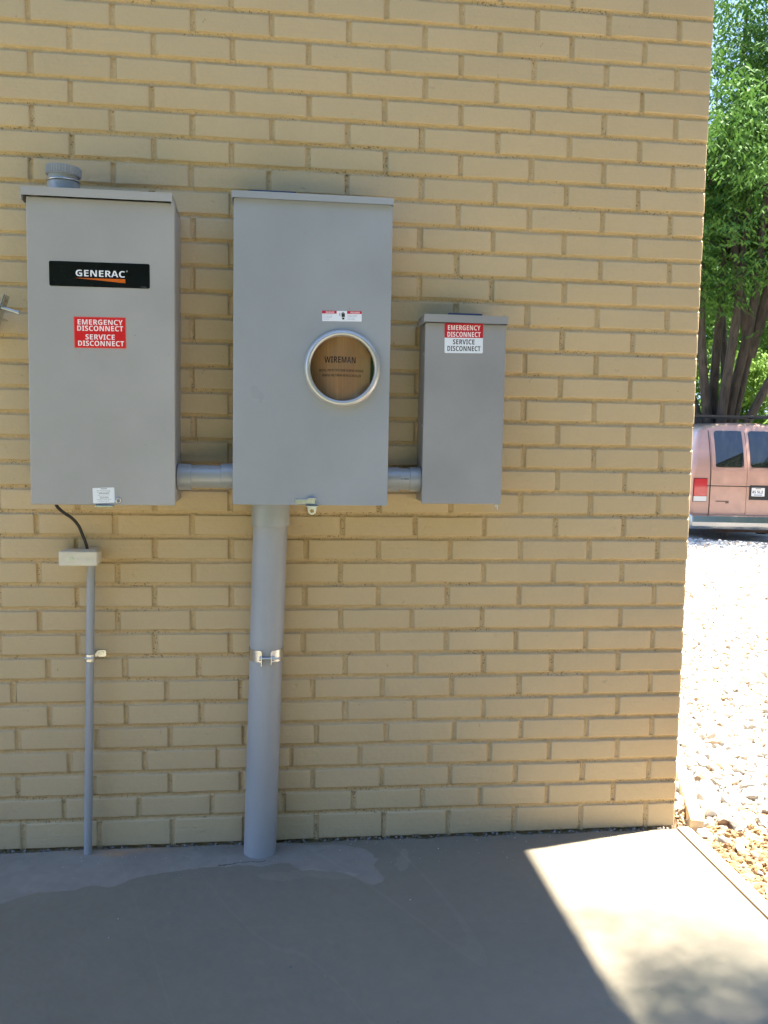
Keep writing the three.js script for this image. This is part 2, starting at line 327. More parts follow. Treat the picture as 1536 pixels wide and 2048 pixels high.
const terrain = (x, z) => {
  const r = Math.hypot(Math.max(0, x), z), far = Math.max(0, r - 16);
  let h = -0.022 - 0.0465 * Math.max(0, Math.min(r, 15) - 0.45) + 0.012 * Math.min(far, 40);
  h += (fbm(N1, x / 64 + 0.5, z / 64 + 0.5, 32, 3) - 0.5) * 0.09 * Math.min(1, Math.max(0, r - 1) / 4);
  return h;
};
const step = (t) => { t = Math.max(0, Math.min(1, t)); return t * t * (3 - 2 * t); };
const dirtAt = (x, z) => { const q = fbm(N2, x / 2 + 0.5, z / 2 + 0.5, 14, 3) - 0.5; return step((z + 0.1 + q * 0.3 - 0.1 * x) / 0.1 + 0.5) * step((1.1 - x + q) / 0.3) * step((1.7 - z + q) / 0.3); };
const gravelMap = tex(1024, (u, v) => {
  const a = fbm(N1, u, v, 90, 2), b = fbm(N2, u, v, 6, 4); let k = 0.42 + (a - 0.5) * 0.55 + (b - 0.5) * 0.15, w = N3(u * 120, v * 120, 120);
  return w > 0.72 ? [sRGB(0.3), sRGB(0.22), sRGB(0.14)] : [sRGB(k), sRGB(k * 0.93), sRGB(k * 0.84)];
}, true);
M.ground = mat({ map: gravelMap, vertexColors: true, roughness: 0.95, bumpMap: mortarBump, bumpScale: 0.01 });
{
  const P = [], U = [], I = [], K = [], rs = [0.02]; while (rs[rs.length - 1] < 320) rs.push(rs[rs.length - 1] * 1.075 + 0.01);
  const na = 180;
  for (const r of rs) for (let a = 0; a <= na; a++) {
    const th = a / na * Math.PI * 2, x = 0.3 + Math.cos(th) * r, z = -0.3 + Math.sin(th) * r; let y = terrain(x, z);
    if (x < 0.03 && z > -6.5 && z < 2.7) y = Math.min(y, -0.14);
    P.push(x, y, z); U.push(x / 1.6, z / 1.6);
    const d = dirtAt(x, z), gr = Math.max(Math.min(1, Math.max(0, (Math.hypot(x, z) - 19 + 3 * fbm(N3, x / 20 + 0.5, z / 20 + 0.5, 10, 2)) / 3)), z > 2.4 && x < -0.3 ? 1 : 0);  // unseen grass in front of the slab is added to lower bounced light
    const c = [1, 1, 1].map((w, i) => w * (1 - gr) * (1 - d * [0.22, 0.42, 0.62][i]) + gr * [0.16, 0.25, 0.07][i]); K.push(...c);
  }
  for (let j = 0; j < rs.length - 1; j++) for (let a = 0; a < na; a++) { const p = j * (na + 1) + a, q = p + na + 1; I.push(p, p + 1, q, q, p + 1, q + 1); }
  const g = new THREE.BufferGeometry(); g.setAttribute('position', new THREE.Float32BufferAttribute(P, 3)); g.setAttribute('uv', new THREE.Float32BufferAttribute(U, 2)); g.setAttribute('color', new THREE.Float32BufferAttribute(K, 3)); g.setIndex(I); g.computeVertexNormals();
  const m = shade(new THREE.Mesh(g, M.ground)); m.name = 'ground'; scene.add(m); tag(m, 'gravel lot and grass falling away beside the building', 'ground', null, 'structure');
}
function stoneGeo(seed, detail = 1) {
  const g = new THREE.IcosahedronGeometry(1, detail), p = g.attributes.position, r = rng(seed), ax = [0.75 + r() * 0.5, 0.45 + r() * 0.3, 0.7 + r() * 0.4];
  const cuts = Array.from({ length: 7 }, () => [V(r() - 0.5, r() - 0.5, r() - 0.5).normalize(), 0.6 + r() * 0.25]);
  for (let i = 0; i < p.count; i++) { const v = V(p.getX(i), p.getY(i), p.getZ(i)); for (const [n, d] of cuts) { const e = v.dot(n) - d; if (e > 0) v.addScaledVector(n, -e); } p.setXYZ(i, v.x * ax[0], v.y * ax[1], v.z * ax[2]); }
  g.computeVertexNormals(); return g;
}
function scatter(name, label, category, geo, m, spots, colorFn) {
  const im = shade(new THREE.InstancedMesh(geo, m, spots.length)); im.name = numbered(name);
  const q = new THREE.Quaternion(), e = new THREE.Euler(), mm = new THREE.Matrix4(), c = new THREE.Color();
  spots.forEach((s, i) => { e.set(s.a * 6.28, s.b * 6.28, s.c * 6.28); q.setFromEuler(e); mm.compose(V(s.x, s.y, s.z), q, V(s.s, s.s, s.s)); im.setMatrixAt(i, mm); im.setColorAt(i, colorFn(c, s)); });
  scene.add(im); return tag(im, label, category, null, 'stuff');
}
const stoneMat = mat({ color: 0xffffff, roughness: 0.9, bumpMap: mortarBump, bumpScale: 0.002 });
{
  const r = rng(77), lots = [[], [], [], []], clods = [];
  for (let i = 0; i < 76000; i++) {                 // stones, thinning out with distance and away from the lot's near wedge
    const d = 2.2 + 14.5 * r() ** 1.25, th = (8 + 42 * r()) * Math.PI / 180, x = camera.position.x + d * Math.sin(th), z = camera.position.z - d * Math.cos(th);
    if (x < 0.06) continue;
    const k = dirtAt(x, z); if (r() < k * 0.97) continue;
    const s = (0.008 + 0.012 * r() ** 2) * (1 + d * 0.045) * (d < 4.2 && r() < 0.3 ? 1.5 : 1);
    lots[i % 4].push({ x, z, y: terrain(x, z) + s * (0.05 + 0.5 * r()), s, a: r(), b: r(), c: r(), t: r() });
  }
  for (let i = 0; i < 16000; i++) { const x = 0.055 + r() * 0.9, z = -0.5 + r() * 2.0; if (r() > dirtAt(x, z)) continue; const s = 0.003 + 0.011 * r() ** 3; clods.push({ x, z, y: terrain(x, z) + s * 0.3, s, a: r(), b: r(), c: r(), t: r() }); }
  lots.forEach((l, i) => scatter('gravel', ['white crushed stone gravel covering the lot', 'pale grey crushed stone among the white gravel', 'chalky broken stone pieces among the white gravel', 'cream tinted crushed stone among the white gravel'][i], 'gravel', stoneGeo(300 + i), stoneMat, l, (c, s) => { const k = 0.42 + 0.26 * s.t; return s.a > 0.88 ? c.setRGB(k * 0.75, k * 0.56, k * 0.4) : c.setRGB(k, k * 0.955, k * 0.9); }));
  scatter('dirt_clods', 'crumbly tan dirt clods beside the slab edge', 'dirt', stoneGeo(320, 0), stoneMat, clods, (c, s) => { const k = 0.3 + 0.25 * s.t; return c.setRGB(k, k * 0.68, k * 0.36); });
  // crumbs and chips lying on the slab
  const crumbs = [[-1.452, 0.189], [-1.434, 0.177], [-1.496, 0.264], [-1.357, 0.258], [-1.557, 0.38], [-1.564, 0.46], [-0.853, 0.353], [-1.155, 0.609]].map(([x, z]) => ({ x, z, y: 0.001, s: 0.002 + r() * 0.0012, a: r(), b: r(), c: r(), t: r() }));
  for (let i = 0; i < 240; i++) { const x = -2.2 + 2.1 * r(), z = 0.015 + 0.16 * r() ** 2; crumbs.push({ x, z, y: 0.0006, s: 0.0007 + 0.0022 * r() ** 3, a: r(), b: r(), c: r(), t: r() }); }
  for (let i = 0; i < 420; i++) { const x = -2.2 + 2.2 * r(), z = 0.002 + 0.013 * r(); crumbs.push({ x, z, y: -0.002 + 0.004 * r(), s: 0.0015 + 0.005 * r() ** 2, a: r(), b: r(), c: r(), t: r() * 0.4 - 0.35 }); }
  scatter('debris', 'pale crumbs and dirt along the foot of the wall', 'debris', stoneGeo(330, 0), stoneMat, crumbs, (c, s) => { const k = Math.max(0.05, 0.35 + 0.35 * s.t); return c.setRGB(k, k * 0.97, k * 0.92); });
}
const woodMap = tex(256, (u, v) => { const g = fbm(N1, u * 1, v * 1, 4, 3), k = 0.55 + (N2(u * 60, v * 4, 60) - 0.5) * 0.14 + (g - 0.5) * 0.12; return [sRGB(k), sRGB(k * 0.8), sRGB(k * 0.52)]; }, true);
M.wood = mat({ map: woodMap, roughness: 0.85 });
{
  const b = obj('form_board', [worldUV(box(0.0105, 0.05, -0.12, -0.003, -0.004, 2.6, 0.003), (x, y, z) => [(x + y) * 4, z * 0.8])], M.wood);
  tag(b, 'sun bleached timber form board along the slab edge', 'board');
  const a = V(0.066, 0, 0.012), e = V(0.53, 0, -1.3), dir = e.clone().sub(a), L = dir.length();
  const g = worldUV(box(-0.019, 0.019, -0.05, 0.045, 0, L, 0.003), (x, y, z) => [(x + y) * 4, z * 0.8]); g.rotateY(Math.atan2(dir.x, dir.z)); g.rotateX(0); g.translate(a.x, -0.022, a.z);
  { const p = g.attributes.position; for (let i = 0; i < p.count; i++) p.setY(i, p.getY(i) + (terrain(p.getX(i), p.getZ(i)) + 0.022) * 0.9); }
  tag(obj('stake_board', [g], M.wood), 'long tan timber on edge running into the gravel behind the corner', 'board');
}

// ---------------------------------------------------------------- electrical boxes
const DF = 'bold PX sans-serif';
const stick = (name, q4, z, t, parent, r = 0.001, rough = 0.35, label) => {
  const q = quad(q4), g = plate(q.w, q.h, r, 0.0006); g.rotateZ(q.t); g.translate(q.x, q.y, z);
  const m = obj(name, clean(g), phys({ map: t, roughness: rough, clearcoat: 0.3, clearcoatRoughness: 0.25 }), parent); if (label) m.userData.label = label; return m;
};
const bolt = (x, y, z, r = 0.004, d = 0.003) => at(rot(cyl(r, r * 1.05, d, 12), Math.PI / 2), x, y, z + d / 2);
{ // ---- transfer switch box
  const t = thing('transfer_switch_box', 'beige grey steel cabinet with black name label and capped hub on top', 'electrical box', [0, 0, 0]);
  obj('enclosure', [box(-1.789, -1.4475, 0.9695, 1.707, 0.001, 0.166, 0.003)], M.steelA, t);
  obj('front_cover', [worldUV(box(-1.792, -1.444, 0.967, 1.7068, 0.1665, 0.18, 0.003), (x, y) => [x * 1.7, y * 1.7])], M.steelA, t);
  { // rain hood: sloping top with a turned-down front lip and short side flanges
    const s = new THREE.Shape([[0.001, 1.711], [0.181, 1.727], [0.1895, 1.7275], [0.1895, 1.7075], [0.188, 1.7075], [0.188, 1.7255], [0.181, 1.7252], [0.001, 1.7092]].map((p) => new THREE.Vector2(...p)));
    const g = new THREE.ExtrudeGeometry(s, { depth: 0.353, bevelEnabled: false }); g.rotateY(-Math.PI / 2); g.translate(-1.449, 0, 0);
    obj('rain_hood', [g, box(-1.451, -1.449, 1.696, 1.7235, 0.1, 0.1885, 0), box(-1.802, -1.8, 1.696, 1.7235, 0.1, 0.1885, 0)], M.steelA, t);
  }
  const hub = obj('hub', [at(cyl(0.039, 0.039, 0.05, 40), -1.724, 1.737, 0.09)], M.pvc, t);
  obj('locknut', [at(rot(new THREE.TorusGeometry(0.039, 0.0026, 8, 40), Math.PI / 2), 0, 0, 0).translate(-1.724, 1.766, 0.09)], M.chrome, t);
  { const parts = [at(cyl(0.0405, 0.0405, 0.022, 48), 0, 0.007, 0), at(cyl(0.036, 0.036, 0.02, 40), 0, -0.012, 0)]; for (let i = 0; i < 40; i++) { const a = i / 40 * Math.PI * 2; parts.push(box(-0.0016, 0.0016, -0.003, 0.0165, -0.0012, 0.0012, 0.0006).translate(0.0412 * Math.cos(a), 0, 0.0412 * Math.sin(a))); }
    const g = merge(parts); g.rotateZ(-0.05); g.translate(-1.724, 1.783, 0.09); obj('hub_cap', g, M.pvcDull, t); }
  stick('name_label', [[-1.7412, 1.5564], [-1.5038, 1.5587], [-1.5029, 1.4988], [-1.7395, 1.4982]], 0.1802, canvasTex(1024, 260, (x, w, h) => {
    x.fillStyle = '#07080c'; x.fillRect(0, 0, w, h); x.fillStyle = '#f4f6ff';
    x.fillStyle = '#f2f4fb'; fitText(x, 'GENERAC', 0.505 * w, 0.45 * h, 0.5 * w, 0.26 * h, DF); x.font = '22px sans-serif'; x.fillText('®', 0.762 * w, 0.36 * h);
    const gr = x.createLinearGradient(0.25 * w, 0, 0.755 * w, 0); gr.addColorStop(0, '#c8642a'); gr.addColorStop(1, '#dd6a1c'); x.fillStyle = gr; x.beginPath(); x.moveTo(0.24 * w, 0.65 * h); x.lineTo(0.755 * w, 0.645 * h); x.lineTo(0.755 * w, 0.81 * h); x.closePath(); x.fill();
    x.fillStyle = '#9aa0a8'; x.font = '15px sans-serif'; x.fillText('0L3885A', 0.91 * w, 0.96 * h); x.fillStyle = '#3a3d40'; for (const [a, b] of [[0.12, 0.2], [0.122, 0.38], [0.15, 0.62], [0.04, 0.72], [0.06, 0.95], [0.42, 0.96]]) x.fillRect(a * w, b * h, 7, 5);
  }), t, 0.004, 0.22, 'black glossy name label with white lettering over an orange wedge');
  stick('emergency_label', [[-1.6839, 1.4264], [-1.5605, 1.4276], [-1.561, 1.3529], [-1.6839, 1.3507]], 0.1802, canvasTex(820, 500, (x, w, h) => {
    x.fillStyle = '#d9121d'; x.fillRect(0, 0, w, h); x.strokeStyle = '#e8564f'; x.lineWidth = 12; x.strokeRect(6, 6, w - 12, h - 12); x.fillStyle = '#fff1f2';
    fitText(x, 'EMERGENCY', 0.5 * w, 0.165 * h, 0.88 * w, 0.165 * h, DF); fitText(x, 'DISCONNECT', 0.5 * w, 0.365 * h, 0.9 * w, 0.165 * h, DF); fitText(x, 'SERVICE', 0.5 * w, 0.64 * h, 0.58 * w, 0.165 * h, DF); fitText(x, 'DISCONNECT', 0.51 * w, 0.845 * h, 0.9 * w, 0.165 * h, DF);
  }), t, 0.0006, 0.4, 'red label with white block capitals');
  stick('warning_label', [[-1.6447, 1.0094], [-1.5918, 1.0112], [-1.5902, 0.9739], [-1.6421, 0.9709]], 0.1802, canvasTex(420, 300, (x, w, h) => {
    x.fillStyle = '#eef1f6'; x.fillRect(0, 0, w, h); x.fillStyle = '#30343c'; x.textAlign = 'center';
    [['▲ WARNING', 26], ['Keep cover closed at all times', 20], ['when equipment is energized', 20], ['▲ AVERTISSEMENT', 26], ['Garder le couvercle ferme', 20], ['quand sous tension', 20], ['▲ ADVERTENCIA', 26], ['Mantenga la cubierta cerrada', 20], ['con equipo energizado', 20]].forEach(([s, f], i) => { x.font = (f > 22 ? 'bold ' : '') + f + 'px sans-serif'; x.fillText(s, w / 2, 30 + i * 30); });
  }), t, 0.002, 0.4, 'small white warning label with black text');
  obj('knockout', [at(rot(cyl(0.0075, 0.0075, 0.0016, 24), Math.PI / 2), -1.6787, 1.3376, 0.1806), at(rot(cyl(0.003, 0.003, 0.0016, 12), Math.PI / 2), -1.4578, 1.3415, 0.1806)], M.steelA, t);
  obj('padlock_hasp', [box(-1.638, -1.594, 0.9625, 0.9668, 0.168, 0.188, 0.0008), at(rot(new THREE.TorusGeometry(0.0058, 0.0018, 8, 24), 0, 0.5, 0), -1.5817, 0.9795, 0.184)], M.chrome, t);
}
const ringC = [-1.027, 1.3205];
{ // ---- meter box
  const t = thing('meter_box', 'large blue grey steel meter cabinet with round glass covered opening', 'electrical box', [0, 0, 0]);
  obj('enclosure', [box(-1.3, -1.295, 0.971, 1.733, 0.001, 0.138, 0.001), box(-0.912, -0.907, 0.971, 1.733, 0.001, 0.138, 0.001), box(-1.295, -0.912, 0.971, 0.976, 0.001, 0.138, 0.001), box(-1.295, -0.912, 1.728, 1.733, 0.001, 0.138, 0.001), box(-1.2945, -0.9125, 0.9765, 1.7275, 0.001, 0.006, 0)], M.steelB, t);
  { const s = roundRect(0.399, 0.7655, 0.004), hx = ringC[0] + 1.1035, hy = ringC[1] - 1.3517; const h = new THREE.Path(); h.absarc(hx, hy, 0.0865, 0, Math.PI * 2, true); s.holes.push(h);
    const g = new THREE.ExtrudeGeometry(s, { depth: 0.0095, bevelEnabled: true, bevelSize: 0.001, bevelThickness: 0.001, bevelOffset: -0.001, bevelSegments: 2, curveSegments: 48 }); g.translate(-1.1035, 1.3517, 0.1395);
    const p = g.attributes.position, u = g.attributes.uv; for (let i = 0; i < p.count; i++) u.setXY(i, p.getX(i) * 1.6, p.getY(i) * 1.6); obj('front_cover', clean(g), M.steelB, t); }
  { const s = new THREE.Shape([[0.001, 1.741], [0.152, 1.7495], [0.1585, 1.75], [0.1585, 1.733], [0.157, 1.733], [0.157, 1.7485], [0.152, 1.748], [0.001, 1.7395]].map((p) => new THREE.Vector2(...p)));
    const g = new THREE.ExtrudeGeometry(s, { depth: 0.405, bevelEnabled: false }); g.rotateY(-Math.PI / 2); g.translate(-0.903, 0, 0); obj('rain_hood', [g, box(-0.905, -0.903, 1.73, 1.746, 0.08, 0.1575, 0), box(-1.308, -1.306, 1.73, 1.746, 0.08, 0.1575, 0)], M.steelB, t); }
  obj('hub_plate', [box(-1.268, -1.147, 1.744, 1.769, 0.02, 0.1, 0.004)], M.blueplate, t);
  obj('meter_ring', [at(rot(lathe([[0.083, -0.006], [0.0815, 0.004], [0.0825, 0.0135], [0.0855, 0.0165], [0.0905, 0.0165], [0.0945, 0.0135], [0.0975, 0.007], [0.099, 0]], 96), Math.PI / 2), ringC[0], ringC[1], 0.1505)], M.aluminium, t);
  { // folded cardboard insert
    const FOLD = -0.012, sh = (sg) => { const s = new THREE.Shape(), n = 48, lim = sg > 0 ? 0.0745 : 0.0785, pts = []; for (let i = 0; i <= n; i++) { const a = -Math.PI / 2 + Math.PI * i / n, x = Math.min(lim, 0.0828 * Math.cos(a)) * sg; if ((x - FOLD) * sg >= 0) pts.push([x, 0.0828 * Math.sin(a)]); } const ye = Math.sqrt(0.0828 ** 2 - FOLD ** 2); pts.unshift([FOLD, -ye]); pts.push([FOLD, ye]); pts.forEach((p, i) => (i ? s.lineTo(...p) : s.moveTo(...p))); return s; };
    const print = canvasTex(1024, 1024, (x, w, h) => {
      x.fillStyle = '#93714f'; x.fillRect(0, 0, w, h); const r = rng(5); for (let i = 0; i < 900; i++) { x.fillStyle = r() > 0.5 ? 'rgba(255,220,170,0.035)' : 'rgba(60,30,10,0.035)'; x.fillRect(r() * w, 0, 1 + r() * 4, h); }
      for (let i = 0; i < 70; i++) { x.fillStyle = 'rgba(200,125,55,0.04)'; x.beginPath(); x.arc(r() * w, r() * h, 20 + r() * 80, 0, 7); x.fill(); }
      x.fillStyle = '#1c0f0a'; fitText(x, 'WIREMAN', 0.475 * w, 0.365 * h, 0.48 * w, 0.092 * h, '600 PX sans-serif');
      fitText(x, 'INSTALL PROTECTIVE COVER IN METER OPENING', 0.495 * w, 0.525 * h, 0.67 * w, 0.034 * h, DF); fitText(x, 'REMOVE ONLY WHEN METER IS INSTALLED', 0.5 * w, 0.6 * h, 0.59 * w, 0.034 * h, DF);
    });
    const cm = mat({ map: print, roughness: 0.85 });
    for (const sg of [-1, 1]) { const g = new THREE.ExtrudeGeometry(sh(sg), { depth: 0.002, bevelEnabled: false, curveSegments: 24 }); const p = g.attributes.position, u = g.attributes.uv; for (let i = 0; i < p.count; i++) { u.setXY(i, p.getX(i) / 0.17 + 0.5, p.getY(i) / 0.17 + 0.5); }
      for (let i = 0; i < p.count; i++) p.setZ(i, p.getZ(i) - Math.abs(p.getX(i) - FOLD) * (sg > 0 ? 0.22 : 0.5)); g.computeVertexNormals(); g.translate(ringC[0], ringC[1], 0.1485); obj('cardboard_panel', clean(g), cm, t); }
    obj('meter_socket', [at(rot(cyl(0.0845, 0.0845, 0.1, 64, true), Math.PI / 2), ringC[0], ringC[1], 0.095), at(new THREE.CircleGeometry(0.0845, 64), ringC[0], ringC[1], 0.045)], Object.assign(M.dark.clone(), { side: THREE.DoubleSide }), t);
    obj('clear_cover', [at(new THREE.CircleGeometry(0.083, 96), ringC[0], ringC[1], 0.1525)], phys({ color: 0xffffff, transmission: 1, thickness: 0, roughness: 0.03, ior: 1.45, side: THREE.DoubleSide }), t);
  }
  stick('danger_label', [[-1.0802, 1.4652], [-0.9798, 1.4664], [-0.9786, 1.441], [-1.0796, 1.4384]], 0.1502, canvasTex(800, 210, (x, w, h) => {
    x.fillStyle = '#f1f4ff'; x.fillRect(0, 0, w, h); x.fillStyle = '#c4153c'; x.fillRect(0, 0, 0.365 * w, 0.27 * h); x.fillRect(0.63 * w, 0, 0.37 * w, 0.27 * h); x.fillStyle = '#ffe9ee';
    fitText(x, '▲ DANGER', 0.18 * w, 0.14 * h, 0.26 * w, 0.17 * h, DF); fitText(x, '▲ PELIGRO', 0.815 * w, 0.14 * h, 0.28 * w, 0.17 * h, DF);
    x.fillStyle = '#6d7590'; x.font = '19px sans-serif'; ['Electric shock and burn', 'Turn off power ahead', 'of this device before', 'working inside.'].forEach((s, i) => { x.fillText(s, 18, 88 + i * 30); }); ['Descarga y quemadura', 'Desconectar la energia', 'antes de trabajar', 'dentro del equipo.'].forEach((s, i) => { x.fillText(s, 0.64 * w, 88 + i * 30); });
    x.strokeStyle = '#12141c'; x.lineWidth = 7; x.beginPath(); x.moveTo(345, 40); x.lineTo(368, 62); x.lineTo(346, 78); x.lineTo(372, 104); x.stroke(); x.fillStyle = '#12141c'; x.beginPath(); x.ellipse(425, 105, 34, 46, 0, 0, 7); x.fill(); for (const [a, b] of [[398, 40], [415, 26], [434, 28], [452, 46]]) { x.beginPath(); x.ellipse(a, b + 28, 8, 34, 0, 0, 7); x.fill(); } x.fillRect(402, 130, 46, 42); x.fillStyle = '#f1f4ff'; x.fillRect(402, 122, 50, 12);
  }), t, 0.0006, 0.4, 'white and red danger label with hand symbol');
  obj('hasp', [box(-1.1445, -1.093, 0.972, 0.9845, 0.151, 0.1535, 0.001), box(-1.112, -1.0915, 0.9845, 0.989, 0.151, 0.165, 0.001), box(-1.116, -1.085, 0.966, 0.9685, 0.14, 0.167, 0.0006), at(rot(cyl(0.005, 0.005, 0.006, 16), Math.PI / 2), -1.1395, 0.978, 0.1545)], M.galv, t);
  { const s = new THREE.Shape(); s.absarc(0, 0, 0.0105, Math.PI, Math.PI * 2); s.lineTo(0.0125, 0.012); s.lineTo(-0.0125, 0.012); const h = new THREE.Path(); h.absarc(0, -0.001, 0.0055, 0, 7, true); s.holes.push(h); obj('hasp_tab', [at(new THREE.ExtrudeGeometry(s, { depth: 0.002, bevelEnabled: false }), -1.1, 0.9545, 0.148)], M.galv, t); }
}
{ // ---- disconnect box
  const t = thing('disconnect_box', 'small grey steel disconnect cabinet with red and white label near its top', 'electrical box', [0, 0, 0]);
  obj('enclosure', [box(-0.8045, -0.5955, 0.975, 1.449, 0.001, 0.11, 0.002)], M.steelC, t);
  obj('front_cover', [worldUV(box(-0.8085, -0.592, 0.9725, 1.4488, 0.1105, 0.12, 0.003), (x, y) => [x * 1.9, y * 1.9])], M.steelC, t);
  { const s = new THREE.Shape([[0.001, 1.456], [0.121, 1.4685], [0.1285, 1.469], [0.1285, 1.449], [0.127, 1.449], [0.127, 1.4675], [0.121, 1.467], [0.001, 1.4545]].map((p) => new THREE.Vector2(...p)));
    const g = new THREE.ExtrudeGeometry(s, { depth: 0.2235, bevelEnabled: false }); g.rotateY(-Math.PI / 2); g.translate(-0.59, 0, 0); obj('rain_hood', [g, box(-0.592, -0.59, 1.446, 1.4645, 0.04, 0.1275, 0), box(-0.8135, -0.8115, 1.446, 1.4645, 0.04, 0.1275, 0)], M.steelC, t); }
  obj('hub_plate', [box(-0.742, -0.6485, 1.458, 1.48, 0.02, 0.085, 0.004)], M.blueplate, t);
  stick('emergency_label', [[-0.7578, 1.4471], [-0.655, 1.4497], [-0.6542, 1.3719], [-0.7565, 1.3707]], 0.1202, canvasTex(720, 546, (x, w, h) => {
    x.fillStyle = '#eef2fb'; x.fillRect(0, 0, w, h); x.fillStyle = '#c8142f'; x.fillRect(0, 0, w, 0.485 * h); x.fillStyle = '#fff3f5';
    fitText(x, 'EMERGENCY', 0.5 * w, 0.145 * h, 0.86 * w, 0.165 * h, DF); fitText(x, 'DISCONNECT', 0.5 * w, 0.37 * h, 0.88 * w, 0.165 * h, DF); x.fillStyle = '#0d1120'; fitText(x, 'SERVICE', 0.5 * w, 0.62 * h, 0.58 * w, 0.165 * h, DF); fitText(x, 'DISCONNECT', 0.5 * w, 0.845 * h, 0.88 * w, 0.165 * h, DF);
  }), t, 0.0035, 0.35, 'red and white label with block capitals');
  obj('latch_tab', [box(-0.6035, -0.6015, 0.958, 0.9725, 0.112, 0.122, 0.0006), box(-0.6075, -0.6045, 0.965, 0.9725, 0.112, 0.12, 0.0006)], M.cream, t);
  obj('side_screw', [at(rot(cyl(0.003, 0.003, 0.003, 12), 0, 0, Math.PI / 2), -0.8058, 1.37, 0.085), at(rot(cyl(0.003, 0.003, 0.003, 12), 0, 0, Math.PI / 2), -0.8058, 1.18, 0.085)], M.zinc, t);
}
// ---------------------------------------------------------------- conduits
const hcyl = (x0, x1, y, z, r) => at(rot(cyl(r, r, x1 - x0, 48), 0, 0, Math.PI / 2), (x0 + x1) / 2, y, z);
const bell = (x0, x1, y, z, r) => at(rot(lathe([[r - 0.006, 0], [r - 0.001, 0], [r, 0.001], [r, x1 - x0 - 0.001], [r - 0.001, x1 - x0], [r - 0.006, x1 - x0]], 48), 0, 0, -Math.PI / 2), x0, y, z);
{
  const a = thing('conduit_nipple', 'grey plastic conduit joining beige cabinet to meter cabinet', 'conduit', [0, 0, 0], 0, 'conduit links between cabinets');
  obj('pipe', [hcyl(-1.4465, -1.3, 1.0365, 0.09, 0.0298)], M.pvc, a); obj('coupling', [bell(-1.4455, -1.4105, 1.035, 0.09, 0.0345)], M.pvc, a); obj('coupling', [bell(-1.335, -1.3005, 1.0385, 0.09, 0.033)], M.pvc, a);
  const b = thing('conduit_nipple', 'short grey plastic conduit joining meter cabinet to small cabinet', 'conduit', [0, 0, 0], 0, 'conduit links between cabinets');
  obj('pipe', [hcyl(-0.906, -0.806, 1.0345, 0.07, 0.0297)], M.pvc, b); obj('coupling', [bell(-0.9065, -0.8635, 1.034, 0.07, 0.033)], M.pvc, b); obj('coupling', [bell(-0.8368, -0.8068, 1.0345, 0.07, 0.0328)], M.pvc, b);
  const tx = canvasTex(256, 256, (x, w, h) => { x.fillStyle = '#a6abb0'; x.fillRect(0, 0, w, h); x.fillStyle = '#23262c'; x.font = 'bold 120px sans-serif'; x.save(); x.scale(0.55, 1); x.fillText('A C020', 20, 170); x.restore(); });
  const g = new THREE.CylinderGeometry(0.02985, 0.02985, 0.0255, 12, 1, true, -0.2, 0.4); g.rotateZ(-Math.PI / 2); g.rotateX(-0.1);
  { const u = g.attributes.uv, p = g.attributes.position; for (let i = 0; i < p.count; i++) u.setXY(i, p.getX(i) / 0.0255 + 0.5, p.getY(i) / 0.012 + 0.3); }
  g.translate(-0.8503, 1.0345, 0.07); obj('print_mark', clean(g), phys({ map: tx, roughness: 0.36, side: THREE.DoubleSide }), b);
}
{ // big riser
  const t = thing('service_conduit', 'thick grey plastic conduit rising from slab to meter cabinet', 'conduit', [0, 0, 0]);
  const lean = (y) => -1.2292 + 0.0245 * y;
  const seg = (y0, y1, r) => { const g = cyl(r, r, y1 - y0, 64); g.rotateZ(-Math.atan(0.0245)); return at(g, lean((y0 + y1) / 2), (y0 + y1) / 2, 0.06); };
  { const g = seg(-0.004, 0.585, 0.0442); const p = g.attributes.position; obj('lower_pipe', [g], M.pvcDull, t); }
  obj('upper_pipe', [seg(0.582, 0.93, 0.0452)], M.pvcDull, t);
  const c = [lean(0.94), 0.94]; const cg = [at(lathe([[0.044, -0.034], [0.0495, -0.034], [0.0505, -0.033], [0.0505, 0.028], [0.044, 0.028]], 64), c[0], c[1], 0.06)]; obj('coupling', cg, M.pvc, t);
  obj('mould_line', [box(-0.0007, 0.0007, -0.033, 0.028, 0.05, 0.0511, 0).translate(c[0] + 0.004, c[1], 0.06)], M.pvc, t);
  const k = thing('conduit_clamp', 'shiny steel two piece strut clamp round the thick conduit', 'clamp', [0, 0, 0]);
  const cx = lean(0.56);
  const arc = (a0, a1) => { const s = new THREE.Shape(); s.absarc(0, 0, 0.0468, a0, a1, false); s.absarc(0, 0, 0.0452, a1, a0, true); const g = new THREE.ExtrudeGeometry(s, { depth: 0.031, bevelEnabled: false, curveSegments: 32 }); g.rotateX(-Math.PI / 2); return at(g, cx, 0.5435, 0.06); };
  const A0 = -Math.PI / 2;
  obj('strap', [arc(A0 + 0.3, A0 + 2.7), box(cx + 0.0125, cx + 0.0145, 0.54, 0.5745, 0.1, 0.117, 0.0005)], M.chrome, k); obj('strap', [arc(A0 - 2.7, A0 - 0.22), box(cx - 0.0135, cx - 0.0115, 0.536, 0.5745, 0.1, 0.117, 0.0005)], M.chrome, k);
  obj('bolt', [at(rot(cyl(0.0028, 0.0028, 0.05, 16), 0, 0, Math.PI / 2), cx + 0.012, 0.5555, 0.11), at(rot(cyl(0.0062, 0.0062, 0.005, 6), 0, 0, Math.PI / 2), cx + 0.0175, 0.5555, 0.11), at(rot(cyl(0.006, 0.006, 0.004, 6), 0, 0, Math.PI / 2), cx - 0.0155, 0.5555, 0.11)], M.zinc, k);
  obj('channel', [box(cx - 0.03, cx + 0.03, 0.54, 0.575, 0.001, 0.0165, 0.002)], M.galv, k);
}
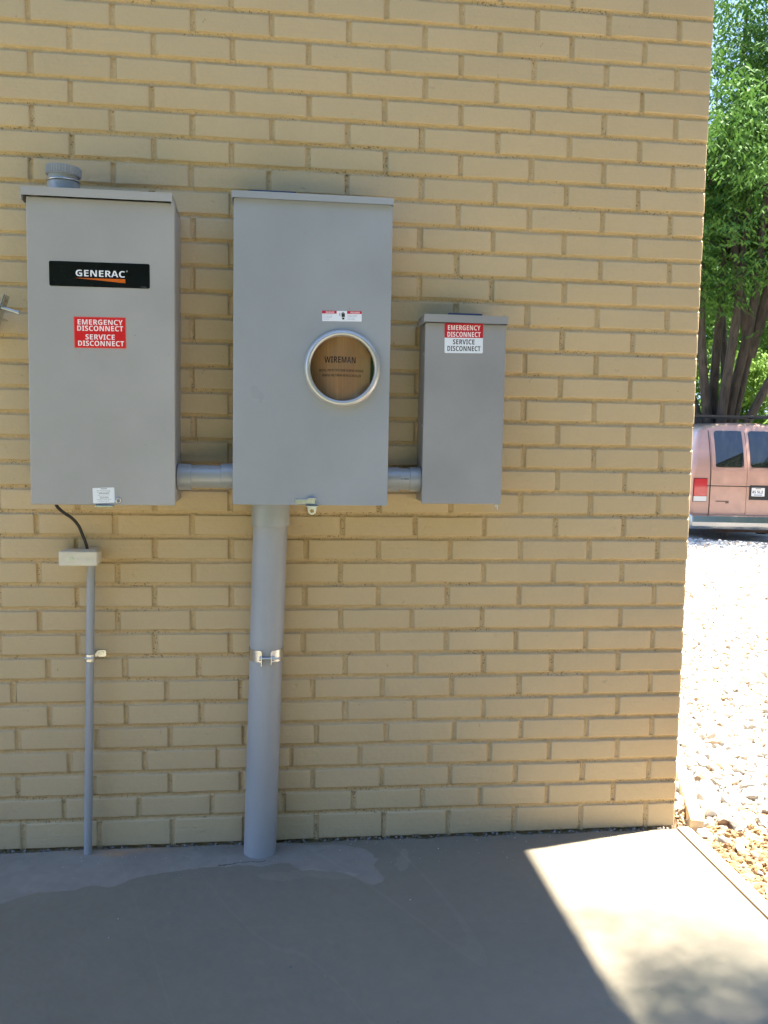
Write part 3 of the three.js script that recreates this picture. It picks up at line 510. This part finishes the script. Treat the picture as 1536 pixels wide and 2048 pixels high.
{ // thin riser with strap, box and cable
  const t = thing('branch_conduit', 'thin grey conduit running up the wall to cream box', 'conduit', [0, 0, 0]);
  const lean = (y) => -1.6945 + 0.0205 * y; const g = cyl(0.0107, 0.0107, 0.806, 32); g.rotateZ(-Math.atan(0.0205)); obj('pipe', [at(g, lean(0.401), 0.399, 0.035)], M.pvcDull, t);
  const s = thing('conduit_strap', 'small shiny one hole strap holding the thin conduit', 'strap', [0, 0, 0]);
  const cx = lean(0.546); const sh = new THREE.Shape(); sh.absarc(0, 0, 0.0132, Math.PI, Math.PI * 2.02, false); sh.absarc(0, 0, 0.0109, Math.PI * 2.02, Math.PI, true);
  const arc = new THREE.ExtrudeGeometry(sh, { depth: 0.019, bevelEnabled: true, bevelSize: 0.0006, bevelThickness: 0.0006, curveSegments: 24 }); arc.rotateX(-Math.PI / 2); arc.translate(cx, 0.536, 0.035);
  obj('loop', [arc, box(cx + 0.011, cx + 0.0132, 0.5365, 0.5555, 0.003, 0.035, 0.0005), box(cx - 0.0132, cx - 0.011, 0.5365, 0.5555, 0.003, 0.035, 0.0005), hcyl(cx - 0.012, cx + 0.012, 0.546, 0.0475, 0.003)], M.chrome, s);
  obj('flange', [at(plate(0.024, 0.019, 0.005, 0.0025, 0.0005), cx + 0.0245, 0.548, 0.001)], M.chrome, s); obj('screw', [bolt(cx + 0.026, 0.548, 0.003, 0.0048, 0.0035)], M.zinc, s);
  const j = thing('junction_box', 'small cream plastic conduit box under beige cabinet', 'junction box', [0, 0, 0]);
  obj('body', [box(-1.751, -1.6535, 0.7995, 0.8365, 0.012, 0.0655, 0.006), box(-1.7, -1.6575, 0.7965, 0.8395, 0.004, 0.06, 0.006)], M.cream, j);
  obj('cover', [box(-1.7512, -1.6532, 0.7985, 0.8372, 0.066, 0.08, 0.004)], M.cream, j);
  obj('screw', [bolt(-1.7185, 0.818, 0.0798, 0.0052, 0.002)], M.zinc, j);
  const c = obj('power_cable', [tube([V(-1.759, 0.976, 0.075), V(-1.7555, 0.955, 0.072), V(-1.742, 0.9395, 0.068), V(-1.7205, 0.922, 0.06), V(-1.7055, 0.902, 0.054), V(-1.696, 0.8765, 0.05), V(-1.688, 0.852, 0.046), V(-1.6845, 0.834, 0.044)], [0.0042, 0.0042], 48, 12)], M.rubber);
  tag(c, 'black cable curving from cabinet down into cream box', 'cable');
}
{ // strut bracket peeping in at the left edge
  const t = thing('strut_bracket', 'galvanised strut bracket with bolt at the left picture edge', 'bracket', [0, 0, 0]);
  const p = box(-0.0018, 0.0018, -0.075, 0.045, -0.02, 0.02, 0.0006); p.rotateZ(-0.33); p.translate(-1.879, 1.441, 0.09); obj('plate', [p], M.galv, t);
  const b = cyl(0.0042, 0.0042, 0.05, 16); b.rotateZ(Math.PI / 2 - 0.27); b.translate(-1.856, 1.4465, 0.1); const h = cyl(0.0062, 0.0062, 0.004, 6); h.rotateZ(Math.PI / 2 - 0.27); h.translate(-1.836, 1.441, 0.1); obj('bolt', [b, h], M.zinc, t);
  const n = cyl(0.0085, 0.0085, 0.007, 6); n.rotateZ(Math.PI / 2 - 0.27); n.translate(-1.884, 1.454, 0.1); obj('nut', [n], M.zinc, t);
  obj('channel', [box(-1.99, -1.915, 1.4, 1.441, 0.001, 0.042, 0.002), box(-1.93, -1.879, 1.425, 1.429, 0.03, 0.1, 0.001)], M.galv, t);
}

// ---------------------------------------------------------------- the van
{
  const px = 7.09, pz = -12.55, gy = terrain(px, pz);
  const ray = Math.atan2(px - camera.position.x, -(pz - camera.position.z));
  const t = thing('parked_van', 'tan pink passenger van seen from behind on the gravel', 'van', [px, gy, pz], -ray + 0.36);
  const carMap = tex(256, (u, v) => { const k = 235 + (fbm(N1, u, v, 5, 4) - 0.5) * 30; return [k, k, k]; }, true);
  M.vanPaint = phys({ map: carMap, color: lin(0.62, 0.36, 0.27), metalness: 0.2, roughness: 0.42, clearcoat: 0.8, clearcoatRoughness: 0.12 });
  M.vanGlass = phys({ color: lin(0.02, 0.022, 0.02), roughness: 0.06, clearcoat: 1, clearcoatRoughness: 0.03 });
  M.trim = mat({ color: lin(0.02, 0.02, 0.022), roughness: 0.5 });
  const zr = (y) => (y < 1.2 ? -0.0 - 0.02 * ((1.2 - y) / 0.8) ** 2 : -0.34 * ((y - 1.2) / 0.9) ** 1.5);
  const half = [[0, 0.4], [0.6, 0.4], [0.9, 0.42], [0.985, 0.5], [1.0, 0.75], [1.005, 1.0], [0.995, 1.2], [0.955, 1.38], [0.9, 1.6], [0.84, 1.82], [0.78, 1.95], [0.68, 2.03], [0.5, 2.075], [0.25, 2.095], [0, 2.1]];
  const ringP = [...half, ...half.slice(1, -1).reverse().map(([x, y]) => [-x, y])];
  const stations = [[0, 0.9], [-0.012, 0.945], [-0.04, 0.98], [-0.1, 1], [-1.5, 1], [-3.6, 1], [-4.2, 0.97], [-4.5, 0.9]];
  const P = [], U = [], I = []; const n = ringP.length;
  for (const [z, s] of stations) for (const [x, y] of ringP) { const yy = 1.15 + (y - 1.15) * (0.5 + s / 2); P.push(x * s, yy, z + (z > -1 ? zr(yy) : z < -3.7 ? (yy > 1.2 ? (yy - 1.2) * 0.9 : -(1.2 - yy) * 0.6) : 0)); U.push(z, y); }
  for (let i = 0; i < stations.length - 1; i++) for (let j = 0; j < n; j++) { const a = i * n + j, b = i * n + (j + 1) % n; I.push(a, b, a + n, b, b + n, a + n); }
  // rear and front caps as rows of quads between the left and right outline
  const cap = (st, flip) => { for (let j = 0; j < half.length - 1; j++) { const a = st * n + j, b = st * n + j + 1, c = st * n + (j === 0 ? 0 : n - j), d = st * n + (j + 1 === half.length - 1 ? half.length - 1 : n - j - 1); const q = flip ? [a, b, c, b, d, c] : [a, c, b, b, c, d]; I.push(...q); } };
  cap(0, false); cap(stations.length - 1, true);
  const g = new THREE.BufferGeometry(); g.setAttribute('position', new THREE.Float32BufferAttribute(P, 3)); g.setAttribute('uv', new THREE.Float32BufferAttribute(U, 2)); g.setIndex(I); g.computeVertexNormals();
  M.vanPaint.side = THREE.DoubleSide; obj('body', clean(g), M.vanPaint, t);
  const onRear = (shape, off, depth, bevel = 0.006) => { const e = new THREE.ExtrudeGeometry(shape, { depth, bevelEnabled: bevel > 0, bevelSize: bevel, bevelThickness: bevel, bevelOffset: -bevel, bevelSegments: 2, curveSegments: 6, steps: 1 }); const p = e.attributes.position; for (let i = 0; i < p.count; i++) p.setZ(i, p.getZ(i) + off + zr(p.getY(i))); e.computeVertexNormals(); return e; };
  const rectRows = (x0, x1, y0, y1, r, taper = 0) => { const s = new THREE.Shape(), pts = []; const arcs = [[x1 - r, y0 + r, -90], [x1 - r - taper * Math.sign(x1), y1 - r, 0], [x0 + r - taper * Math.sign(x0) * (Math.abs(x0) > 0.2 ? 1 : 0), y1 - r, 90], [x0 + r, y0 + r, 180]];
    arcs.forEach(([cx, cy, a0]) => { for (let i = 0; i <= 5; i++) { const a = (a0 + i * 18) * Math.PI / 180; pts.push([cx + r * Math.cos(a), cy + r * Math.sin(a)]); } });
    const dense = []; pts.forEach((p, i) => { const q = pts[(i + 1) % pts.length]; const k = Math.max(1, Math.ceil(Math.hypot(q[0] - p[0], q[1] - p[1]) / 0.12)); for (let j = 0; j < k; j++) dense.push(new THREE.Vector2(p[0] + (q[0] - p[0]) * j / k, p[1] + (q[1] - p[1]) * j / k)); });
    return new THREE.Shape(dense); };
  const slab = (x0, x1, y0, y1, off, depth, r = 0.02) => { const g = new THREE.BoxGeometry(x1 - x0, y1 - y0, depth, 2, 8, 1); g.translate((x0 + x1) / 2, (y0 + y1) / 2, off + depth / 2); const p = g.attributes.position; for (let i = 0; i < p.count; i++) p.setZ(i, p.getZ(i) + zr(p.getY(i))); g.computeVertexNormals(); return g; };
  for (const sg of [-1, 1]) {
    const X = (a, b) => (sg > 0 ? [a, b] : [-b, -a]);
    const [d0, d1] = X(0.004, 0.63); const door = obj('rear_door', [slab(d0, d1, 0.46, 1.24, 0.004, 0.012), slab(d0, d1, 0.985, 1.02, 0.016, 0.008), slab(d0, d1, 0.5, 0.515, 0.016, 0.006), slab(d0, d1, 1.235, 1.3, 0.004, 0.012), slab(...X(0.004, 0.055), 1.3, 1.93, 0.004, 0.012), slab(...X(0.55, 0.61), 1.3, 1.93, 0.004, 0.012)], M.vanPaint, t);
    const [w0, w1] = X(0.06, 0.575); obj('window', [onRear(rectRows(w0, w1, 1.31, 1.95, 0.06, 0.03), 0.006, 0.006, 0.003)], M.vanGlass, door); 
    obj('hinge', [slab(...X(0.6, 0.635), 1.16, 1.2, 0.016, 0.02), slab(...X(0.6, 0.635), 0.6, 0.64, 0.016, 0.02)], M.vanPaint, door);
    obj('seam', [slab(...X(0.634, 0.642), 0.46, 1.95, 0.002, 0.008)], M.trim, door);
    const l = obj('tail_light', [slab(...X(0.7, 0.925), 0.79, 1.1, 0.006, 0.03)], phys({ color: lin(0.5, 0.006, 0.014), roughness: 0.15, clearcoat: 1 }), t);
    obj('reverse_light', [slab(...X(0.7, 0.925), 0.7, 0.787, 0.006, 0.03)], phys({ color: lin(0.6, 0.6, 0.58), roughness: 0.2, clearcoat: 1 }), l); obj('surround', [slab(...X(0.69, 0.935), 0.69, 1.11, 0.004, 0.012)], M.trim, l);
    const wheel = obj('wheel', [at(rot(lathe([[0.2, -0.11], [0.33, -0.115], [0.36, -0.08], [0.365, 0], [0.36, 0.08], [0.33, 0.115], [0.2, 0.11]], 40), 0, 0, Math.PI / 2), sg * 0.8, 0.365, -1.25)], M.trim, t); obj('rim', [at(rot(cyl(0.2, 0.2, 0.18, 24), 0, 0, Math.PI / 2), sg * 0.8, 0.365, -1.25)], M.chrome, wheel);
    const w2 = obj('wheel', [at(rot(lathe([[0.2, -0.11], [0.33, -0.115], [0.36, -0.08], [0.365, 0], [0.36, 0.08], [0.33, 0.115], [0.2, 0.11]], 40), 0, 0, Math.PI / 2), sg * 0.8, 0.365, -4.2)], M.trim, t); obj('rim', [at(rot(cyl(0.2, 0.2, 0.18, 24), 0, 0, Math.PI / 2), sg * 0.8, 0.365, -4.2)], M.chrome, w2);
    obj('quarter_panel', [slab(...X(0.66, 0.93), 0.985, 1.02, 0.0, 0.012)], M.vanPaint, t); obj('moulding', [slab(...X(0.006, 0.69), 0.968, 0.983, 0.016, 0.009)], M.trim, door);
  }
  { const s = new THREE.Shape([[0, 0.22], [0.09, 0.24], [0.12, 0.28], [0.125, 0.34], [0.1, 0.43], [0.03, 0.45], [-0.02, 0.45], [-0.02, 0.22]].map((p) => new THREE.Vector2(...p))); const e = new THREE.ExtrudeGeometry(s, { depth: 1.9, bevelEnabled: true, bevelSize: 0.02, bevelThickness: 0.04, bevelSegments: 3, steps: 8 }); e.rotateY(-Math.PI / 2); e.translate(0.95, 0, 0.02); obj('bumper', [e], M.chrome, t); }
  obj('underbody', [box(-0.8, 0.8, 0.2, 0.42, -4, -0.1, 0.02), box(-0.5, 0.6, 0.15, 0.21, -0.15, -0.08, 0.01), at(rot(new THREE.TorusGeometry(0.05, 0.012, 8, 20), 0, 0, 0), -0.33, 0.13, -0.02)], mat({ color: lin(0.08, 0.05, 0.04), roughness: 0.9 }), t);
  const ph = obj('plate_recess', [slab(0.05, 0.4, 0.74, 1.0, 0.017, 0.008)], M.trim, t);
  const pt = canvasTex(320, 200, (x, w, h) => { x.fillStyle = '#e6e4dc'; x.fillRect(0, 0, w, h); x.fillStyle = '#7a4c55'; x.fillRect(90, 12, 140, 16); x.fillStyle = '#3c4a70'; x.font = 'bold 90px sans-serif'; x.fillText('4S 5L2', 14, 130); x.fillStyle = '#5b719c'; x.fillRect(60, 160, 200, 18); });
  { const g = plate(0.23, 0.15, 0.01, 0.004); g.translate(0.2, 0.88, 0.026); obj('license_plate', clean(g), mat({ map: pt, roughness: 0.5 }), ph); }
  obj('badge', [slab(-0.53, -0.33, 0.695, 0.715, 0.016, 0.004), slab(-0.36, -0.3, 0.67, 0.715, 0.017, 0.004)], mat({ color: lin(0.12, 0.07, 0.06), roughness: 0.4 }), t);
  { const e = new THREE.Shape(); e.absellipse(0.43, 0.665, 0.075, 0.032, 0, 7); obj('oval_emblem', [onRear(e, 0.016, 0.005, 0.001)], mat({ color: lin(0.03, 0.06, 0.2), roughness: 0.3 }), t); }
  obj('roof_rack', [box(-0.9, 0.9, 2.2, 2.235, -0.52, -0.48, 0.005), box(-0.86, -0.82, 1.98, 2.33, -0.52, -0.48, 0.005), box(0.78, 0.86, 1.98, 2.33, -0.53, -0.45, 0.005), box(-0.9, 0.9, 2.2, 2.235, -2.2, -2.16, 0.005), box(-0.84, -0.8, 2.2, 2.235, -2.4, -0.4, 0.005), box(0.8, 0.84, 2.2, 2.235, -2.4, -0.4, 0.005)], M.trim, t);
}

// ---------------------------------------------------------------- trees
const barkMap = tex(256, (u, v) => { const k = 0.06 + (N1(u * 40, v * 6, 40) - 0.5) * 0.045 + (fbm(N2, u, v, 8, 4) - 0.5) * 0.035; return [sRGB(k * 1.15), sRGB(k * 0.95), sRGB(k * 0.78)]; }, true);
M.bark = mat({ map: barkMap, roughness: 0.95, bumpMap: mortarBump, bumpScale: 0.01 });
const leafMat = (r, g, b) => phys({ color: lin(r, g, b), roughness: 0.7, specularIntensity: 0.25, transmission: 0.38, thickness: 0, side: THREE.DoubleSide });
M.leafA = leafMat(0.085, 0.19, 0.035); M.leafB = leafMat(0.1, 0.2, 0.03); M.leafC = leafMat(0.05, 0.13, 0.035); M.leafD = leafMat(0.14, 0.25, 0.035);
// leaves: sprays of pointed leaflets along drooping twigs, spread through clumps
function leaves(clumps, count, size, r, perSpray = 7) {
  const P = [], Nn = [], tot = clumps.reduce((s, c) => s + c.w, 0), a = V(0, 0, 0), u = V(0, 0, 0), w = V(0, 0, 0);
  for (const c of clumps) {
    const k = Math.round(count * c.w / tot / perSpray);
    for (let i = 0; i < k; i++) {
      do a.set(r() * 2 - 1, r() * 2 - 1, r() * 2 - 1); while (a.lengthSq() > 1); const q = a.length(); a.multiplyScalar((0.35 + 0.65 * q) / Math.max(q, 0.01) * q);
      const o = V(c.p.x + a.x * c.r, c.p.y + a.y * c.r * 0.7, c.p.z + a.z * c.r), th = r() * 6.28, twig = V(Math.cos(th), -0.15 - 0.5 * r(), Math.sin(th)).normalize();
      for (let j = 0; j < perSpray; j++) {
        const s = size * (0.6 + 0.6 * r()), base = o.clone().addScaledVector(twig, j * size * 0.42), side = (j % 2 ? 1 : -1);
        u.set(-twig.z, 0, twig.x).multiplyScalar(side).addScaledVector(twig, 0.7).add(V((r() - 0.5) * 0.6, -0.25 - 0.4 * r(), (r() - 0.5) * 0.6)).normalize();
        w.set(r() - 0.5, 0.9 * r() + 0.1, r() - 0.5).cross(u).normalize();
        const wd = s * 0.17, m = base.clone().addScaledVector(u, s * 0.45), tip = base.clone().addScaledVector(u, s); tip.y -= s * 0.1;
        const l = m.clone().addScaledVector(w, wd), k2 = m.clone().addScaledVector(w, -wd);
        P.push(base.x, base.y, base.z, k2.x, k2.y, k2.z, l.x, l.y, l.z, l.x, l.y, l.z, k2.x, k2.y, k2.z, tip.x, tip.y, tip.z);
      }
    }
  }
  const g = new THREE.BufferGeometry(); g.setAttribute('position', new THREE.Float32BufferAttribute(P, 3)); g.computeVertexNormals(); return clean(g);
}
function tree(name, label, group, pos, seed, o) {
  const r = rng(seed), t = thing(name, label, 'tree', pos, 0, group), clumps = [], trunks = [];
  const stems = o.stems ?? Array.from({ length: o.n ?? 1 }, (_, i) => { const a = i / (o.n ?? 1) * 6.28 + r(); return [[0, -0.1, 0], [Math.cos(a) * o.spread * 0.25, o.h * 0.3, Math.sin(a) * o.spread * 0.25], [Math.cos(a) * o.spread * 0.6, o.h * 0.62, Math.sin(a) * o.spread * 0.6], [Math.cos(a) * o.spread, o.h * 0.92, Math.sin(a) * o.spread]]; });
  for (const s of stems) {
    const pts = s.map((p) => V(...p)), c = new THREE.CatmullRomCurve3(pts), r0 = o.r0 * (0.8 + 0.4 * r());
    trunks.push(tube(pts, [r0 * 1.2, r0, r0 * 0.7, r0 * 0.25], 20, 9, 0.08));
    for (let b = 0; b < o.br; b++) {
      const tt = (o.from ?? 0.35) + (1 - (o.from ?? 0.35)) * (b + r()) / o.br, p = c.getPointAt(Math.min(0.99, tt)), a = r() * 6.28, L = o.reach * (0.5 + 0.6 * r()) * (1.15 - tt * 0.45), up = 0.15 + 0.55 * r();
      const e = p.clone().add(V(Math.cos(a) * L, up * L, Math.sin(a) * L)), m = p.clone().lerp(e, 0.5).add(V(0, 0.12 * L, 0));
      trunks.push(tube([p, m, e], [r0 * 0.38 * (1.1 - tt * 0.6), r0 * 0.2, r0 * 0.06], 7, 6));
      for (const k of [0.45, 0.75, 1]) { const cp = p.clone().lerp(e, k).add(V((r() - 0.5) * L * 0.5, (r() - 0.3) * L * 0.3, (r() - 0.5) * L * 0.5)); clumps.push({ p: cp, r: o.clump * (0.6 + 0.7 * r()), w: 0.5 + r() }); }
    }
  }
  obj('trunk', trunks, M.bark, t);
  obj('crown', leaves([...clumps, ...(o.extra ?? [])], o.leaves, o.leaf, r), o.mat, t);
  return t;
}
const D2 = (dx, dy, dz) => [dx, dy, dz];
{
  // multi-stemmed tree behind the van: directions in metres right / up / towards the lot from its foot
  const f = V(8.12, 0, -15.63), rt = V(0.871, 0, 0.491), fw = V(-0.491, 0, 0.871), L = (a, b, c) => [rt.x * a + fw.x * c, b, rt.z * a + fw.z * c];
  const B = (a, c) => [L(a * 0.25, -0.1, c * 0.2), L(a * 0.45, 1.3, c * 0.4)];
  const stems = [
    [...B(-0.3, 0.1), L(-0.26, 2.3, 0.15), L(-0.42, 3.8, 0.3), L(-0.6, 8.5, 0.8)], [...B(0, 0.4), L(0.05, 2.4, 0.3), L(0.24, 4.4, 0.5), L(0.42, 9.8, 0.3)], [...B(0.3, 0), L(0.3, 2.3, -0.05), L(0.5, 3.5, 0), L(1.5, 9, -0.3)],
    [...B(0, -0.5), L(0.06, 2.6, -0.4), L(-0.1, 4.6, -0.8), L(-0.5, 9.6, -1.8)], [...B(-0.4, 0.2), L(-0.55, 2.6, 0.15), L(-1.2, 4.5, 0.3), L(-2.8, 8.4, 0.7)], [...B(0.45, 0.2), L(0.7, 2.5, 0.3), L(1.5, 4.2, 0.7), L(3.1, 7.6, 1.4)],
    [...B(0.5, -0.2), L(0.9, 1.9, -0.2), L(1.8, 2.8, -0.3), L(3.6, 4.4, -0.5)], [...B(0.15, 0.1), L(0.22, 2.6, 0.1), L(0.55, 4.6, 0.3), L(0.72, 9, 1.2)], [...B(-0.15, -0.3), L(-0.16, 2.6, -0.2), L(-0.1, 4.6, 0), L(0.1, 9.4, 0.8)],
    [L(0.5, 3.5, 0), L(0.42, 4.1, 0.2), L(0.2, 5, 0.4), L(0.05, 7.5, 0.6)], [L(0.5, 3.5, 0), L(0.7, 4.3, 0.1), L(0.85, 5.2, 0.2), L(0.95, 8, 0.4)], [...B(-0.5, 0), L(-0.45, 2.1, 0), L(-0.75, 3.4, -0.1), L(-1.3, 7, -0.4)]];
  const ex = []; const r = rng(909); for (let i = 0; i < 40; i++) ex.push({ p: V(...L(rr(-1.8, 2.2, r), rr(5, 13.5, r), rr(-1.5, 3.2, r))), r: rr(0.5, 0.9, r), w: 1.1 });
  for (let i = 0; i < 26; i++) ex.push({ p: V(...L(rr(-2, 2.4, r), rr(8.6, 13, r), rr(-2, 2.6, r))), r: rr(0.5, 0.9, r), w: 1.1 });
  for (let i = 0; i < 12; i++) ex.push({ p: V(...L(rr(-2.5, 3, r), rr(5.2, 8, r), rr(3.4, 5, r))), r: rr(0.5, 0.9, r), w: 0.9 });
  for (let i = 0; i < 18; i++) ex.push({ p: V(...L(rr(-0.2, 4.6, r), rr(5.8, 9, r), rr(2, 4.4, r))), r: rr(0.5, 0.85, r), w: 1 });
  tree('shade_tree', 'tall multi stemmed tree with feathery green leaves behind van', 'trees beyond the gravel lot', [f.x, terrain(f.x, f.z), f.z], 31, { stems, r0: 0.088, br: 7, reach: 2.3, clump: 0.62, leaves: 92000, leaf: 0.13, mat: M.leafA, from: 0.5, extra: ex });
}
{
  const specs = [[13.5, -22, 41, { n: 3, spread: 2.2, h: 11, r0: 0.16, br: 9, reach: 2.6, clump: 0.95, leaves: 26000, leaf: 0.2, mat: M.leafB }, 'wide leafy tree far behind the van roof'],
    [17.5, -33, 43, { n: 2, spread: 2, h: 14, r0: 0.2, br: 12, reach: 3.2, clump: 1.2, leaves: 30000, leaf: 0.26, mat: M.leafC }, 'dark tall tree far back beyond the lot'],
    [21, -31, 47, { n: 2, spread: 2.2, h: 12, r0: 0.2, br: 12, reach: 3, clump: 1.2, leaves: 26000, leaf: 0.26, mat: M.leafB }, 'rounded green tree at the far end of the lot'],
    [12, -30, 53, { n: 2, spread: 2, h: 12, r0: 0.2, br: 12, reach: 3, clump: 1.2, leaves: 26000, leaf: 0.26, mat: M.leafB }, 'green tree standing far behind the building corner']];
  for (const [x, z, s, o, l] of specs) tree('far_tree', l, 'trees beyond the gravel lot', [x, terrain(x, z), z], s, o);
  // low bright shrubs behind the van
  const r = rng(71);
  for (const [x, z, l] of [[10.9, -19.2, 'bright lime shrub right of the tree trunks'], [9.2, -20.5, 'lime green shrub seen between the tree trunks'], [12.6, -20.2, 'sunlit yellow green shrub beside the dark post']]) {
    const g = thing('shrub', l, 'shrub', [x, terrain(x, z), z], 0, 'shrubs behind the van'); const cl = []; for (let i = 0; i < 22; i++) cl.push({ p: V(rr(-1.6, 1.6, r), rr(0.5, 3.9, r), rr(-1.2, 1.2, r)), r: rr(0.5, 0.9, r), w: 1 });
    obj('stem', [0, 1, 2].map((i) => tube([V(0, -0.1, 0), V((i - 1) * 0.4, 0.9, 0.1 * i), V((i - 1) * 0.8, 2, 0.2)], [0.05, 0.03, 0.012], 8, 6)), M.bark, g); obj('foliage', leaves(cl, 13000, 0.16, r), M.leafD, g);
  }
  // tree standing beside the slab, out of the frame: its boughs dapple the sunlit corner of the slab
  const ex = []; for (let i = 0; i < 40; i++) ex.push({ p: V(rr(-4.5, -2.7, r), rr(12.4, 14, r), rr(-3.1, -1.4, r)), r: rr(0.22, 0.4, r), w: 1.7 });
  tree('unseen_yard_tree', 'tall tree beside the slab whose boughs dapple its corner', null, [7, terrain(7, 3.2), 3.2], 83, { stems: [[[0, -0.1, 0], [0.05, 4, 0.1], [-0.2, 9, 0.1], [0.2, 14.5, 0.3]], [[-0.1, 8.6, 0], [-1.3, 10.2, -0.9], [-2.4, 11.8, -1.5], [-3.8, 13.2, -2.4]]], r0: 0.24, br: 5, reach: 1.5, clump: 0.6, leaves: 20000, leaf: 0.12, mat: M.leafA, from: 0.5, extra: ex });
  // unseen trees added behind and beside the camera to close off the low sky
  const w = tree('unseen_yard_tree', 'dense unseen tree added opposite the wall, first from the slab', 'added unseen trees round the yard', [-5, terrain(-5, 8.5), 8.5], 97, { n: 2, spread: 1.6, h: 9, r0: 0.2, br: 11, reach: 3.2, clump: 1.3, leaves: 15000, leaf: 0.42, mat: M.leafC, from: 0.2 });
  [[-1.2, 9.4, 'dense unseen tree added facing the meter cabinet'], [2.6, 9.6, 'dense unseen tree added facing the building corner'], [6.4, 9.8, 'dense unseen tree added at the far corner of the yard'], [11, 6, 'dense unseen tree added beyond the dirt patch'], [11.6, 1.4, 'dense unseen tree added across the lot from the slab edge'], [11.4, -2.8, 'dense unseen tree added across the lot level with the wall']].forEach(([x, z, l], i) => {
    const c = w.clone(); c.name = numbered('unseen_yard_tree'); c.position.set(x, terrain(x, z), z); c.rotation.y = i * 1.3; c.userData = { ...w.userData, label: l }; scene.add(c);
  });
}

renderer.render(scene, camera);
